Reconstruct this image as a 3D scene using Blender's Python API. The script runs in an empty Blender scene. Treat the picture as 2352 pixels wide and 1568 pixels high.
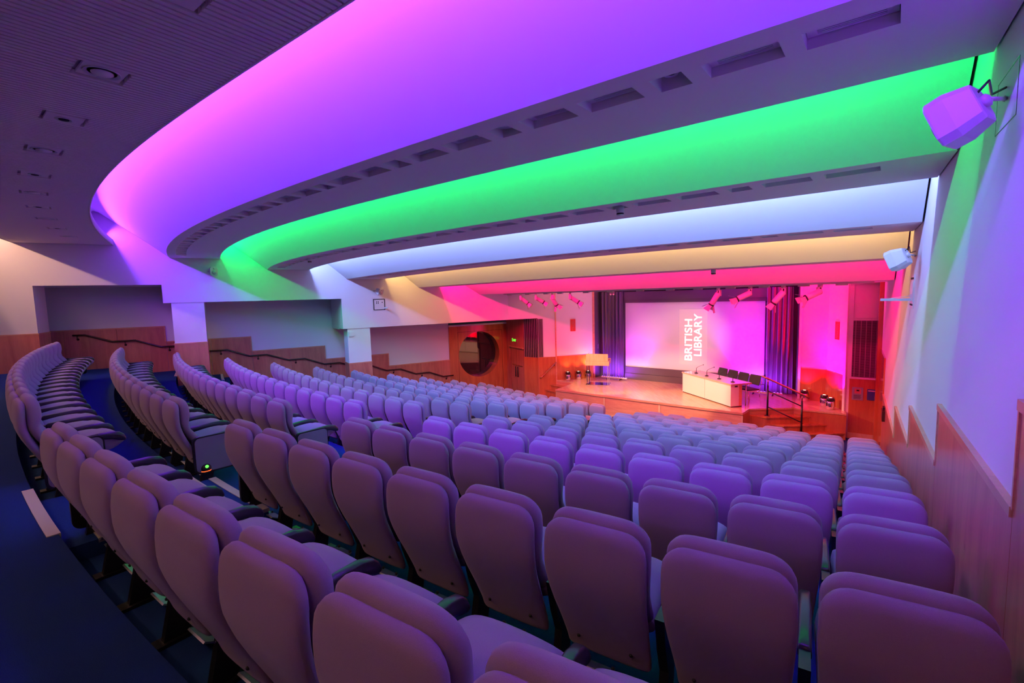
import bpy, bmesh, math, random
import numpy as np
from mathutils import Vector, Matrix
random.seed(7)
SC = bpy.context.scene
COL = SC.collection
ZO = 4.35            # camera eye above the front floor; all heights below are written from eye level
F0 = -4.35

# ------------------------------------------------------------------ camera, world, exposure
cd = bpy.data.cameras.new('camera'); cam = bpy.data.objects.new('camera', cd); COL.objects.link(cam)
cd.sensor_width = 36.0; cd.lens = 1085.0/2352.0*36.0; cd.clip_start = 0.05; cd.clip_end = 200
R = Matrix(((0.9996341, -0.0270493, 0.0), (-0.00254402, -0.09401688, 0.99556735), (-0.0269294, -0.99520308, -0.09405129)))
cx, cy, cz = R.col[0], R.col[1], R.col[2]
M = Matrix((( cx[0], -cy[0], -cz[0], 0), (cx[1], -cy[1], -cz[1], 0), (cx[2], -cy[2], -cz[2], ZO), (0, 0, 0, 1)))
cam.matrix_world = M
SC.camera = cam
w = bpy.data.worlds.new('world'); SC.world = w; w.use_nodes = True
w.node_tree.nodes['Background'].inputs[0].default_value = (0.8, 0.4, 0.7, 1)
w.node_tree.nodes['Background'].inputs[1].default_value = 0.012
SC.view_settings.view_transform = 'Standard'; SC.view_settings.look = 'None'
SC.view_settings.gamma = 1.0; SC.view_settings.use_curve_mapping = False
SC.view_settings.exposure = 0.0
try:
    SC.cycles.use_denoising = True
    SC.cycles.max_bounces = 5; SC.cycles.diffuse_bounces = 3; SC.cycles.glossy_bounces = 3
    SC.cycles.transmission_bounces = 4; SC.cycles.transparent_max_bounces = 4
    SC.cycles.caustics_reflective = False; SC.cycles.caustics_refractive = False
    SC.cycles.sample_clamp_indirect = 4.0
    SC.cycles.use_light_tree = True
    SC.cycles.use_adaptive_sampling = True; SC.cycles.adaptive_threshold = 0.05
except Exception:
    pass

# ------------------------------------------------------------------ plan geometry
U = np.array([0.77604641, -0.63067581]); V = np.array([0.63067581, 0.77604641])
LN = np.array([-0.5176875, 0.85556978]); LD = np.array([0.85556978, 0.5176875]); LOFF = 16.8717   # left wall plane
RN = np.array([0.80926799, -0.58743964]); RD = np.array([0.58743964, 0.80926799]); ROFF = 0.6366   # right wall plane
CC = np.array([21.718, 35.272])                                                              # centre of the seat rows
POLY = dict(A=[-0.563, -2.298, -1.695, -0.012, 1.756], B=[-0.112, -0.851, -0.349, 0.232, 2.945], C=[-0.35, -1.747, -1.261, 0.022, 4.144],
            D=[-0.724, -0.349, 0.135, 5.237], E=[-0.65, -0.145, 0.167, 6.388], F=[1.335, 0.807, 7.464], G=[1.658, 1.144, 8.636],
            H=[0.978, -0.19, 9.42], I=[0.859, -0.399, 10.206], J=[1.1, -0.095, 11.97])
POLY['Y'] = POLY['A'][:-1] + [1.756-2.09]       # back edge of the slatted ceiling
POLY['X'] = POLY['A'][:-1] + [1.756-3.30]       # front edge of the rear soffit
POLY['W'] = [-2.98+0.0]                          # rear wall line
POLY['Z'] = [18.9]                               # behind the stage
HZ = dict(W=2.016, X=2.016, Y=1.70, A=1.70, B=1.378, C=1.378, D=1.063, E=1.063, F=0.755, G=0.755, H=0.44, I=0.44, J=0.13, Z=0.13)

def LP(s, o=0.0): return LD*s + LN*(LOFF+o)          # a point of the left wall, o metres behind it
def RP(s, o=0.0): return RD*s + RN*(ROFF+o)
def cv(k, u, dv=0.0): return U*u + V*(np.polyval(POLY[k], u/10)+dv)
def ends(k, dv=0.0, lo=0.0, ro=0.0):
    fl = lambda u: cv(k, u, dv)@LN-(LOFF+lo)
    fr = lambda u: cv(k, u, dv)@RN-(ROFF+ro)
    def root(f, a, b):
        fa = f(a)
        for _ in range(60):
            m = (a+b)/2; fm = f(m)
            if (fm > 0) == (fa > 0): a, fa = m, fm
            else: b = m
        return (a+b)/2
    return root(fl, -24, -6), root(fr, -4, 4)
def polar(r, deg):
    t = math.radians(deg); return CC-np.array([math.sin(t), math.cos(t)])*r
def rowends(r, lo=1.94, ro=-0.0):
    def root(f, a, b):
        fa = f(a)
        for _ in range(50):
            m = (a+b)/2; fm = f(m)
            if (fm > 0) == (fa > 0): a, fa = m, fm
            else: b = m
        return (a+b)/2
    return root(lambda t: polar(r, t)@RN-(ROFF+ro), 15, 45), root(lambda t: polar(r, t)@LN-(LOFF+lo), 40, 72)

# ------------------------------------------------------------------ materials
def mat(name, col, rough=0.6, metal=0.0, spec=0.5, emit=None, es=0.0, noise=None, bump=0.0, bscale=60, coat=0.0, alpha=None, sheen=0.0):
    m = bpy.data.materials.new(name); m.use_nodes = True; nt = m.node_tree; b = nt.nodes['Principled BSDF']
    b.inputs['Base Color'].default_value = (*col, 1); b.inputs['Roughness'].default_value = rough
    b.inputs['Metallic'].default_value = metal; b.inputs['Specular IOR Level'].default_value = spec
    if coat: b.inputs['Coat Weight'].default_value = coat; b.inputs['Coat Roughness'].default_value = 0.12
    if sheen: b.inputs['Sheen Weight'].default_value = sheen
    if emit: b.inputs['Emission Color'].default_value = (*emit, 1); b.inputs['Emission Strength'].default_value = es
    if noise or bump:
        tc = nt.nodes.new('ShaderNodeTexCoord'); n = nt.nodes.new('ShaderNodeTexNoise')
        n.inputs['Scale'].default_value = bscale; n.inputs['Detail'].default_value = 4
        nt.links.new(tc.outputs['Object'], n.inputs['Vector'])
        if noise:
            r = nt.nodes.new('ShaderNodeValToRGB'); r.color_ramp.elements[0].color = (*noise, 1); r.color_ramp.elements[1].color = (*col, 1)
            r.color_ramp.elements[0].position = 0.3; r.color_ramp.elements[1].position = 0.7
            nt.links.new(n.outputs['Fac'], r.inputs['Fac']); nt.links.new(r.outputs['Color'], b.inputs['Base Color'])
        if bump:
            bp = nt.nodes.new('ShaderNodeBump'); bp.inputs['Strength'].default_value = bump; bp.inputs['Distance'].default_value = 0.004
            nt.links.new(n.outputs['Fac'], bp.inputs['Height']); nt.links.new(bp.outputs['Normal'], b.inputs['Normal'])
    return m
def wood(name, c1, c2, rough=0.35, scale=(3, 3, 0.35), coat=0.0):
    m = mat(name, c1, rough, coat=coat); nt = m.node_tree; b = nt.nodes['Principled BSDF']
    tc = nt.nodes.new('ShaderNodeTexCoord'); mp = nt.nodes.new('ShaderNodeMapping'); mp.inputs['Scale'].default_value = scale
    n = nt.nodes.new('ShaderNodeTexNoise'); n.inputs['Scale'].default_value = 2.2; n.inputs['Detail'].default_value = 7; n.inputs['Distortion'].default_value = 0.8
    n2 = nt.nodes.new('ShaderNodeTexNoise'); n2.inputs['Scale'].default_value = 26; n2.inputs['Detail'].default_value = 3
    r = nt.nodes.new('ShaderNodeValToRGB'); r.color_ramp.elements[0].color = (*c2, 1); r.color_ramp.elements[1].color = (*c1, 1)
    r.color_ramp.elements[0].position = 0.32; r.color_ramp.elements[1].position = 0.66
    mx = nt.nodes.new('ShaderNodeMixRGB'); mx.blend_type = 'MULTIPLY'; mx.inputs['Fac'].default_value = 0.25
    nt.links.new(tc.outputs['Object'], mp.inputs['Vector']); nt.links.new(mp.outputs['Vector'], n.inputs['Vector']); nt.links.new(mp.outputs['Vector'], n2.inputs['Vector'])
    nt.links.new(n.outputs['Fac'], r.inputs['Fac']); nt.links.new(r.outputs['Color'], mx.inputs['Color1']); nt.links.new(n2.outputs['Fac'], mx.inputs['Color2'])
    nt.links.new(mx.outputs['Color'], b.inputs['Base Color'])
    return m
MT = dict(
    wall=mat('wall_paint', (0.80, 0.79, 0.80), 0.55, spec=0.25, bump=0.12, bscale=40),
    soffit=mat('soffit_paint', (0.86, 0.80, 0.83), 0.7, spec=0.2),
    vault=mat('vault_paint', (0.82, 0.82, 0.82), 0.8, spec=0.1, bump=0.15, bscale=25),
    slat=mat('slat_paint', (0.90, 0.78, 0.84), 0.6, spec=0.3),
    dark=mat('dark_void', (0.012, 0.010, 0.014), 0.8),
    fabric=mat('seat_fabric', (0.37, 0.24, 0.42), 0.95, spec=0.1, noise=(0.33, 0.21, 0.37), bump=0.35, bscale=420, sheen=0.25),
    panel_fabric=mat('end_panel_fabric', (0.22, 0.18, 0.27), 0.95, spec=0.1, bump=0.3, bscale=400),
    black=mat('black_metal', (0.012, 0.012, 0.014), 0.38),
    blackwood=mat('armrest_black', (0.03, 0.026, 0.03), 0.28, spec=0.6),
    plate=mat('steel_plate', (0.55, 0.56, 0.56), 0.3, metal=0.9),
    carpet=mat('carpet_blue', (0.022, 0.060, 0.25), 0.98, spec=0.05, noise=(0.014, 0.036, 0.15), bump=0.8, bscale=300),
    nosing=mat('nosing_pale', (0.66, 0.60, 0.56), 0.45),
    wood=wood('wall_veneer', (0.72, 0.24, 0.15), (0.55, 0.15, 0.10), 0.32, coat=0.3),
    wood_red=wood('polished_veneer', (0.66, 0.22, 0.07), (0.52, 0.15, 0.05), 0.16, coat=0.6),
    trim=wood('trim_veneer', (0.80, 0.38, 0.22), (0.68, 0.28, 0.16), 0.3, (1, 1, 8), 0.3),
    pale_wood=wood('maple', (0.82, 0.58, 0.34), (0.70, 0.45, 0.25), 0.22, (6, 0.6, 1), 0.4),
    rail=mat('rail_dark', (0.05, 0.018, 0.012), 0.22, spec=0.6),
    bronze=mat('rail_bronze', (0.55, 0.33, 0.16), 0.22, metal=0.9),
    grey_fabric=mat('grey_acoustic', (0.14, 0.12, 0.13), 0.95, spec=0.05, bump=0.4, bscale=200),
    curtain=mat('curtain_velvet', (0.11, 0.09, 0.12), 0.75, spec=0.3, sheen=0.6),
    screen=mat('screen_cloth', (0.85, 0.84, 0.82), 0.9, spec=0.05),
    white=mat('white_plastic', (0.72, 0.71, 0.72), 0.35),
    table=mat('table_laminate', (0.80, 0.76, 0.70), 0.35),
    table_top=wood('table_top', (0.72, 0.55, 0.40), (0.66, 0.48, 0.33), 0.12, (5, 1, 1), 0.5),
    chrome=mat('chrome', (0.85, 0.84, 0.84), 0.08, metal=1.0),
    silver=mat('silver', (0.55, 0.54, 0.56), 0.35, metal=0.6),
    chair=mat('chair_black', (0.03, 0.028, 0.03), 0.8),
    spot=mat('spot_housing', (0.62, 0.58, 0.58), 0.35),
    red=mat('sign_red', (0.62, 0.01, 0.012), 0.4),
    signwhite=mat('sign_letter', (0.55, 0.16, 0.14), 0.5),
    blue=mat('folder_blue', (0.05, 0.08, 0.30), 0.4),
    glass=mat('window_glass', (0.02, 0.015, 0.02), 0.03, spec=1.0),
    e_green=mat('lit_green', (0.05, 0.5, 0.05), 0.4, emit=(0.10, 1.0, 0.05), es=2.2),
    e_orange=mat('lit_orange', (0.6, 0.1, 0.02), 0.4, emit=(1.0, 0.13, 0.02), es=1.5),
    e_violet=mat('lit_violet', (0.2, 0.1, 0.9), 0.4, emit=(0.30, 0.12, 1.0), es=6.0),
    e_text=mat('projected_white', (0.9, 0.9, 0.9), 0.8, emit=(1.0, 0.98, 0.96), es=1.0),
    e_slide=mat('projected_pale', (0.85, 0.8, 0.75), 0.8, emit=(1.0, 0.80, 0.66), es=0.10),
)
MT['e_lens'] = mat('lit_lens', (0.9, 0.6, 0.4), 0.3, emit=(1.0, 0.75, 0.5), es=4.0)

# ------------------------------------------------------------------ mesh helpers
class MB:
    """collects faces, in metres from eye level for z; build() links ONE mesh object"""
    def __init__(s): s.v = []; s.f = []; s.sm = []
    def face(s, pts, smooth=False):
        i = len(s.v); s.v += [tuple(map(float, p)) for p in pts]; s.f.append(tuple(range(i, i+len(pts)))); s.sm.append(smooth)
    def box(s, a, b):
        (x0, y0, z0), (x1, y1, z1) = a, b
        s.hexa([(x0, y0), (x1, y0), (x1, y1), (x0, y1)], z0, z1)
    def hexa(s, q, z0, z1):
        """prism over a polygon q in plan"""
        n = len(q); i = len(s.v)
        area = sum(q[k][0]*q[(k+1) % n][1]-q[(k+1) % n][0]*q[k][1] for k in range(n))
        if area < 0: q = q[::-1]
        zb = z0 if hasattr(z0, '__len__') else [z0]*n; zt = z1 if hasattr(z1, '__len__') else [z1]*n
        s.v += [(float(p[0]), float(p[1]), z) for p, z in zip(q, zb)] + [(float(p[0]), float(p[1]), z) for p, z in zip(q, zt)]
        s.f.append(tuple(i+k for k in range(n))[::-1]); s.f.append(tuple(i+n+k for k in range(n)))
        for k in range(n): s.f.append((i+k, i+(k+1) % n, i+n+(k+1) % n, i+n+k))
        s.sm += [False]*(n+2)
    def bar(s, a, b, wd, ht, up=(0, 0, 1)):
        """a box beam from a to b"""
        a = Vector(a); b = Vector(b); d = (b-a).normalized(); x = d.cross(Vector(up))
        if x.length < 1e-6: x = d.cross(Vector((1, 0, 0)))
        x.normalize(); y = x.cross(d).normalized(); x *= wd/2; y *= ht/2
        i = len(s.v)
        for p in (a, b):
            for sx, sy in ((-1, -1), (1, -1), (1, 1), (-1, 1)): s.v.append(tuple(p+x*sx+y*sy))
        s.f += [(i, i+3, i+2, i+1), (i+4, i+5, i+6, i+7)] + [(i+k, i+(k+1) % 4, i+4+(k+1) % 4, i+4+k) for k in range(4)]
        s.sm += [False]*6
    def tube(s, pts, r, n=10, cap=True):
        pts = [Vector(p) for p in pts]; rs = r if hasattr(r, '__len__') else [r]*len(pts)
        i0 = len(s.v); x = None
        for k, p in enumerate(pts):
            d = (pts[min(k+1, len(pts)-1)]-pts[max(k-1, 0)]).normalized()
            if x is None:
                x = d.cross(Vector((0, 0, 1)))
                if x.length < 1e-4: x = Vector((1, 0, 0))
            x = (x-d*x.dot(d)).normalized(); y = d.cross(x)
            for j in range(n):
                a = 2*math.pi*j/n; s.v.append(tuple(p+(x*math.cos(a)+y*math.sin(a))*rs[k]))
        for k in range(len(pts)-1):
            for j in range(n):
                a = i0+k*n+j; b = i0+k*n+(j+1) % n; s.f.append((a, b, b+n, a+n)); s.sm.append(True)
        if cap:
            s.f.append(tuple(i0+j for j in range(n))[::-1]); s.f.append(tuple(i0+(len(pts)-1)*n+j for j in range(n))); s.sm += [False, False]
    def lathe(s, c, prof, n=20, axis=(0, 0, 1), xdir=None):
        """prof: (radius, height) along axis from c"""
        ax = Vector(axis).normalized(); x = ax.orthogonal().normalized() if xdir is None else Vector(xdir); y = ax.cross(x); c = Vector(c); i0 = len(s.v)
        for (r, h) in prof:
            for j in range(n):
                a = 2*math.pi*j/n; s.v.append(tuple(c+ax*h+(x*math.cos(a)+y*math.sin(a))*max(r, 1e-4)))
        for k in range(len(prof)-1):
            for j in range(n):
                a = i0+k*n+j; b = i0+k*n+(j+1) % n; s.f.append((a, b, b+n, a+n)); s.sm.append(True)
        s.f.append(tuple(i0+j for j in range(n))[::-1]); s.f.append(tuple(i0+(len(prof)-1)*n+j for j in range(n))); s.sm += [False, False]
    def loft(s, rings, smooth=True):
        i0 = len(s.v); n = len(rings[0])
        for r in rings: s.v += [tuple(map(float, p)) for p in r]
        for k in range(len(rings)-1):
            for j in range(n):
                a = i0+k*n+j; b = i0+k*n+(j+1) % n; s.f.append((a, b, b+n, a+n)); s.sm.append(smooth)
        s.f.append(tuple(i0+j for j in range(n))[::-1]); s.f.append(tuple(i0+(len(rings)-1)*n+j for j in range(n))); s.sm += [smooth, smooth]
    def grid(s, P, smooth=True, flip=False):
        i0 = len(s.v); a = len(P); b = len(P[0])
        for row in P: s.v += [tuple(map(float, p)) for p in row]
        for i in range(a-1):
            for j in range(b-1):
                q = (i0+i*b+j, i0+(i+1)*b+j, i0+(i+1)*b+j+1, i0+i*b+j+1)
                s.f.append(q[::-1] if flip else q); s.sm.append(smooth)
    def build(s, name, m, parent=None, loc=None, rz=0.0, local=False, fix=True):
        me = bpy.data.meshes.new(name)
        if local: vs = s.v
        elif parent is not None:
            pm = parent.matrix_basis.inverted()
            if parent.parent is not None: pm = pm @ parent.parent.matrix_basis.inverted()
            vs = [tuple(pm @ Vector((x, y, z+ZO))) for x, y, z in s.v]
        else:
            L = Vector(loc) if loc is not None else Vector((0, 0, 0)); vs = [(x-L.x, y-L.y, z+ZO-L.z) for x, y, z in s.v]
        me.from_pydata(vs, [], s.f)
        me.polygons.foreach_set('use_smooth', s.sm); me.materials.append(MT[m] if isinstance(m, str) else m)
        if fix:
            bm = bmesh.new(); bm.from_mesh(me); bmesh.ops.remove_doubles(bm, verts=bm.verts, dist=1e-5); bmesh.ops.recalc_face_normals(bm, faces=bm.faces); bm.to_mesh(me); bm.free()
        me.update()
        o = bpy.data.objects.new(name, me); COL.objects.link(o)
        if parent is not None: o.parent = parent
        elif loc is not None: o.location = loc
        if rz: o.rotation_euler = (0, 0, rz)
        return o
def tag(o, label, cat, group=None, kind=None):
    if label: o['label'] = label
    if cat: o['category'] = cat
    if group: o['group'] = group
    if kind: o['kind'] = kind
    return o
def thing(name, x, y, z, label, cat, group=None, rz=0.0):
    o = bpy.data.objects.new(name, None); COL.objects.link(o); o.empty_display_size = 0.1
    o.location = (x, y, z+ZO); o.rotation_euler = (0, 0, rz)
    o.matrix_basis = Matrix.Translation((x, y, z+ZO)) @ Matrix.Rotation(rz, 4, 'Z')
    return tag(o, label, cat, group)
def struct(mb, name, m, parent=None):
    o = mb.build(name, m, parent)
    if parent is None: o['kind'] = 'structure'
    return o
ORD = ['first', 'second', 'third', 'fourth', 'fifth', 'sixth', 'seventh', 'eighth', 'ninth', 'tenth', 'eleventh', 'twelfth', 'thirteenth', 'fourteenth', 'fifteenth', 'sixteenth', 'seventeenth', 'eighteenth', 'nineteenth', 'twentieth']
ORD += ['twenty-'+o for o in ORD[:9]] + ['thirtieth'] + ['thirty-'+o for o in ORD[:9]]

# ------------------------------------------------------------------ lights
def area(name, a, b, wd, direction, col, power):
    """a strip lamp from a to b (eye-level z), facing direction"""
    a = Vector((a[0], a[1], a[2]+ZO)); b = Vector((b[0], b[1], b[2]+ZO)); L = bpy.data.lights.new(name, 'AREA')
    L.shape = 'RECTANGLE'; L.size = (b-a).length; L.size_y = wd; L.color = col; L.energy = power
    o = bpy.data.objects.new(name, L); COL.objects.link(o)
    x = (b-a).normalized(); z = -Vector(direction).normalized(); z = (z-x*z.dot(x)).normalized(); y = z.cross(x)
    o.matrix_world = Matrix(((x.x, y.x, z.x, (a.x+b.x)/2), (x.y, y.y, z.y, (a.y+b.y)/2), (x.z, y.z, z.z, (a.z+b.z)/2), (0, 0, 0, 1)))
    return o
def spot(name, p, q, col, power, size, blend=0.4, rad=0.05):
    p = Vector((p[0], p[1], p[2]+ZO)); q = Vector((q[0], q[1], q[2]+ZO)); L = bpy.data.lights.new(name, 'SPOT')
    L.color = col; L.energy = power; L.spot_size = math.radians(size); L.spot_blend = blend; L.shadow_soft_size = rad
    o = bpy.data.objects.new(name, L); COL.objects.link(o); o.location = p; o.rotation_euler = (q-p).to_track_quat('-Z', 'Y').to_euler()
    return o
COVES = [('X', (1.0, 0.52, 0.34), 12, 0.0), ('A', (0.22, 0.03, 1.0), 80, -0.8), ('C', (0.0, 1.0, 0.16), 32, 0.05), ('E', (0.28, 0.38, 1.0), 50, -0.5), ('G', (1.0, 0.56, 0.17), 32, 0.0), ('I', (1.0, 0.0, 0.16), 85, 0.0)]
for key, col, pw, tilt in COVES:               # lamp strips hidden in the coves above each soffit's front edge
    u0, u1 = ends(key); n = max(6, int((u1-u0)/1.7)); us = np.linspace(u0+0.08, u1-0.10, n+1)
    for i in range(n):
        a = cv(key, us[i], -0.10); b = cv(key, us[i+1], -0.10); d = b-a; nn = np.array([-d[1], d[0]])
        if nn@V < 0: nn = -nn
        nn /= np.hypot(*nn); k = (5.0 if i < 2 else 2.0 if i < 4 else 1.0) if key == 'X' else 1.0      # the two rear lamps by the left wall burn brighter
        area('cove_lamp', (*a, HZ[key]+0.36), (*b, HZ[key]+0.36), 0.05, (nn[0], nn[1], tilt), col, k*pw*np.hypot(*d)/1.7)

# lamps of the stage: track spots, violet battens, coloured uplighters
def dpt(s, p, z): q = S0+SD*s+SN*p; return (q[0], q[1], z)
ST0 = -3.58; S0 = np.array([4.82, 19.91]); SD = np.array([0.77653539, -0.63007364]); SN = np.array([-0.63007364, -0.77653539])
WARM = (1.0, 0.66, 0.40)
spot('stage_spot', (1.0, 16.9, -0.25), (6.3, 15.8, -3.5), WARM, 1000, 34); spot('stage_spot', (1.9, 15.9, -0.25), (3.8, 18.3, -3.6), WARM, 700, 46)
spot('stage_spot', (5.0, 12.0, -0.25), (5.6, 16.2, -3.6), WARM, 900, 46); spot('stage_spot', (5.6, 11.5, -0.25), (6.6, 18.4, -1.9), (1.0, 0.70, 0.42), 900, 32, 0.9)
spot('stage_spot', (6.0, 11.0, -0.25), (2.8, 19.9, -2.6), (1.0, 0.42, 0.26), 500, 44); spot('stage_spot', (1.4, 16.4, -0.25), (4.5, 14.5, -4.2), (1.0, 0.42, 0.20), 600, 70)
area('batten_lamp', (3.80, 20.02, ST0+0.13), (4.72, 19.32, ST0+0.13), 0.05, (-SN[0]*0.35, -SN[1]*0.35, 1), (0.28, 0.02, 1.0), 60)
area('batten_lamp', (8.10, 16.35, ST0+0.13), (9.05, 15.62, ST0+0.13), 0.05, (-SN[0]*0.35, -SN[1]*0.35, 1), (0.28, 0.02, 1.0), 60)
spot('batten_spill', (4.72, 19.25, ST0+0.15), dpt(0.9, 0, -0.9), (0.70, 0.0, 1.0), 220, 70, 0.8); spot('batten_spill', (8.15, 16.3, ST0+0.15), dpt(4.6, 0, -0.9), (0.62, 0.0, 1.0), 520, 75, 0.8)
for x, y, tx, ty, col, pw in ((3.22, 19.95, 3.3, 20.25, (1.0, 0.34, 0.05), 110), (2.80, 19.86, 2.85, 20.2, (1.0, 0.10, 0.03), 80), (2.34, 19.78, 2.35, 20.1, (1.0, 0.10, 0.03), 80), (9.30, 14.95, 9.55, 15.1, (1.0, 0.0, 0.03), 1100), (9.44, 14.20, 9.85, 14.3, (1.0, 0.0, 0.05), 1100), (9.36, 13.80, 9.8, 13.9, (1.0, 0.0, 0.30), 700)):
    spot('uplight', (x, y, ST0+0.37), (tx, ty, ST0+2.2), col, pw, 95, 0.9, 0.04)

# ================================================================== THE SETTING
TOP = 3.1
def lbox(mb, s0, s1, o0, o1, z0, z1): mb.hexa([LP(s0, o0), LP(s1, o0), LP(s1, o1), LP(s0, o1)], z0, z1)
def rbox(mb, s0, s1, o0, o1, z0, z1): mb.hexa([RP(s0, o0), RP(s1, o0), RP(s1, o1), RP(s0, o1)], z0, z1)
SW = -9.0
# left wall: stepped fascia with the recessed side aisle behind it
PF0 = LP(10.07); PC0 = np.array([1.85, 19.91]); PK = np.array([1.10, 19.81]); PD1 = np.array([0.51, 20.25]); PD0 = np.array([-0.13, 21.57]); PE0 = np.array([3.56, 20.25])
mb = MB()
for s0, s1, zb in ((SW, -1.487, 0.615), (-1.487, 3.445, 0.09), (3.445, 10.07, -0.945)): lbox(mb, s0, s1, 0, 2.1, zb, TOP)
mb.hexa([PF0, PC0, PC0+np.array([0, 2.4]), LP(12.3, 2.1), LP(10.07, 2.1)], [-0.945, -0.915, -0.915, -0.945, -0.945], [TOP]*5)
struct(mb, 'wall_left', 'wall')
mb = MB(); lbox(mb, SW, 8.2, 1.96, 2.12, F0-0.1, 0.62); struct(mb, 'wall_left_recess', 'wall')
# shadow groove along the top of the recess wall
mb = MB()
for s0, s1, z in ((-4.17, -1.487, 0.32), (-0.5, 3.36, -0.175), (4.37, 8.2, -1.195)): lbox(mb, s0, s1, 1.952, 1.961, z-0.012, z+0.012)
lbox(mb, 3.36, 3.39, 1.952, 1.961, -0.945, -0.175)
struct(mb, 'trim_1', 'soffit')
# columns
for i, (s0, s1, dep, zt, zw, co) in enumerate(((-5.7, -4.175, 0.95, 0.615, -0.614, 0.0), (-1.303, -0.503, 0.80, 0.09, -1.09, 0.015), (3.588, 4.362, 0.66, -0.945, -2.145, 0.03))):
    mb = MB(); lbox(mb, s0, s1, 0.0+co, dep, F0, zt); c = struct(mb, 'wall_left_column', 'wall')
    mb = MB(); lbox(mb, s0-0.012, s1+0.012, co-0.014, dep+0.01, F0, zw-0.03); mb.build('wood_panel', 'wood', c)
    mb = MB(); lbox(mb, s0-0.02, s1+0.02, co-0.022, dep+0.014, zw-0.03, zw); mb.build('top_trim', 'trim', c)
mb = MB(); lbox(mb, 3.62, 3.78, -0.012, 0.03, -1.22, -1.06); lbox(mb, 3.45, 3.62, 0.66, 1.9, -0.99, -0.945); struct(mb, 'trim_2', 'wall')
# stepped veneer wainscot of the recess wall, panel by panel
wl = MB(); lbox(wl, SW, 8.2, 1.955, 1.97, F0, -3.9); wl = struct(wl, 'baseboard_left', 'wood')
ws = thing('wainscot_left', *LP(3, 1.9), F0, None, None); ws['kind'] = 'structure'
steps = ((-9.0, -1.67, -0.63), (-1.67, 0.735, -1.125), (0.735, 3.147, -1.632), (3.147, 5.545, -2.135), (5.545, 8.2, -2.637))
for s0, s1, zt in steps:
    n = max(2, round((s1-s0)/1.2)); e = np.linspace(s0, s1, n+1)
    for k in range(n):
        mb = MB(); lbox(mb, e[k]+0.003, e[k+1]-0.003, 1.925, 1.958, F0, zt-0.035); mb.build('wood_panel', 'wood', ws, fix=False)
    mb = MB(); lbox(mb, s0, s1, 1.915, 1.958, zt-0.035, zt); mb.build('top_trim', 'trim', ws, fix=False)
    if s1 < 8: mb = MB(); lbox(mb, s1-0.035, s1, 1.915, 1.958, zt-0.50, zt-0.035); mb.build('end_trim', 'trim', ws, fix=False)
    # stepped skirting
    for a in np.arange(s0, s1, 1.2):
        fl = None
# right wall
mb = MB(); rbox(mb, -6.0, 16.56, 0, 0.2, F0-0.1, TOP); struct(mb, 'wall_right', 'wall')
wr = thing('wainscot_right', *RP(5, 0), F0, None, None); wr['kind'] = 'structure'
rs = ((-6.0, -1.74, 0.49), (-1.74, 0.63, -0.01), (0.63, 2.992, -0.513), (2.992, 5.36, -1.012), (5.36, 7.72, -1.51), (7.72, 10.1, -2.008), (10.1, 13.95, -2.508))
for s0, s1, zt in rs:
    n = max(1, round((s1-s0)/2.4)); e = np.linspace(s0, s1, n+1)
    for k in range(n):
        mb = MB(); rbox(mb, e[k]+0.003, e[k+1]-0.003, -0.022, 0.0, F0, zt-0.052); mb.build('wood_panel', 'wood', wr, fix=False)
    mb = MB(); rbox(mb, s0, s1-0.002, -0.034, 0.0, zt-0.05, zt); mb.build('top_trim', 'trim', wr, fix=False)
    mb = MB(); rbox(mb, s0-0.02 if s0 > -6 else s0, s0+0.0, -0.03, 0.0, zt-0.01, zt+0.5 if s0 > -6 else zt); mb.build('end_trim', 'trim', wr, fix=False)
# rear wall, roof
mb = MB(); a = U*-21+V*-2.98; b = U*2.2+V*-2.98; mb.hexa([a, b, b-V*0.2, a-V*0.2], F0-0.1, TOP); struct(mb, 'wall_back', 'wall')
mb = MB(); mb.hexa([U*-22+V*-3.4, U*4+V*-3.4, U*4+V*20, U*-22+V*20], TOP, TOP+0.15); struct(mb, 'ceiling_roof', 'dark')

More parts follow.
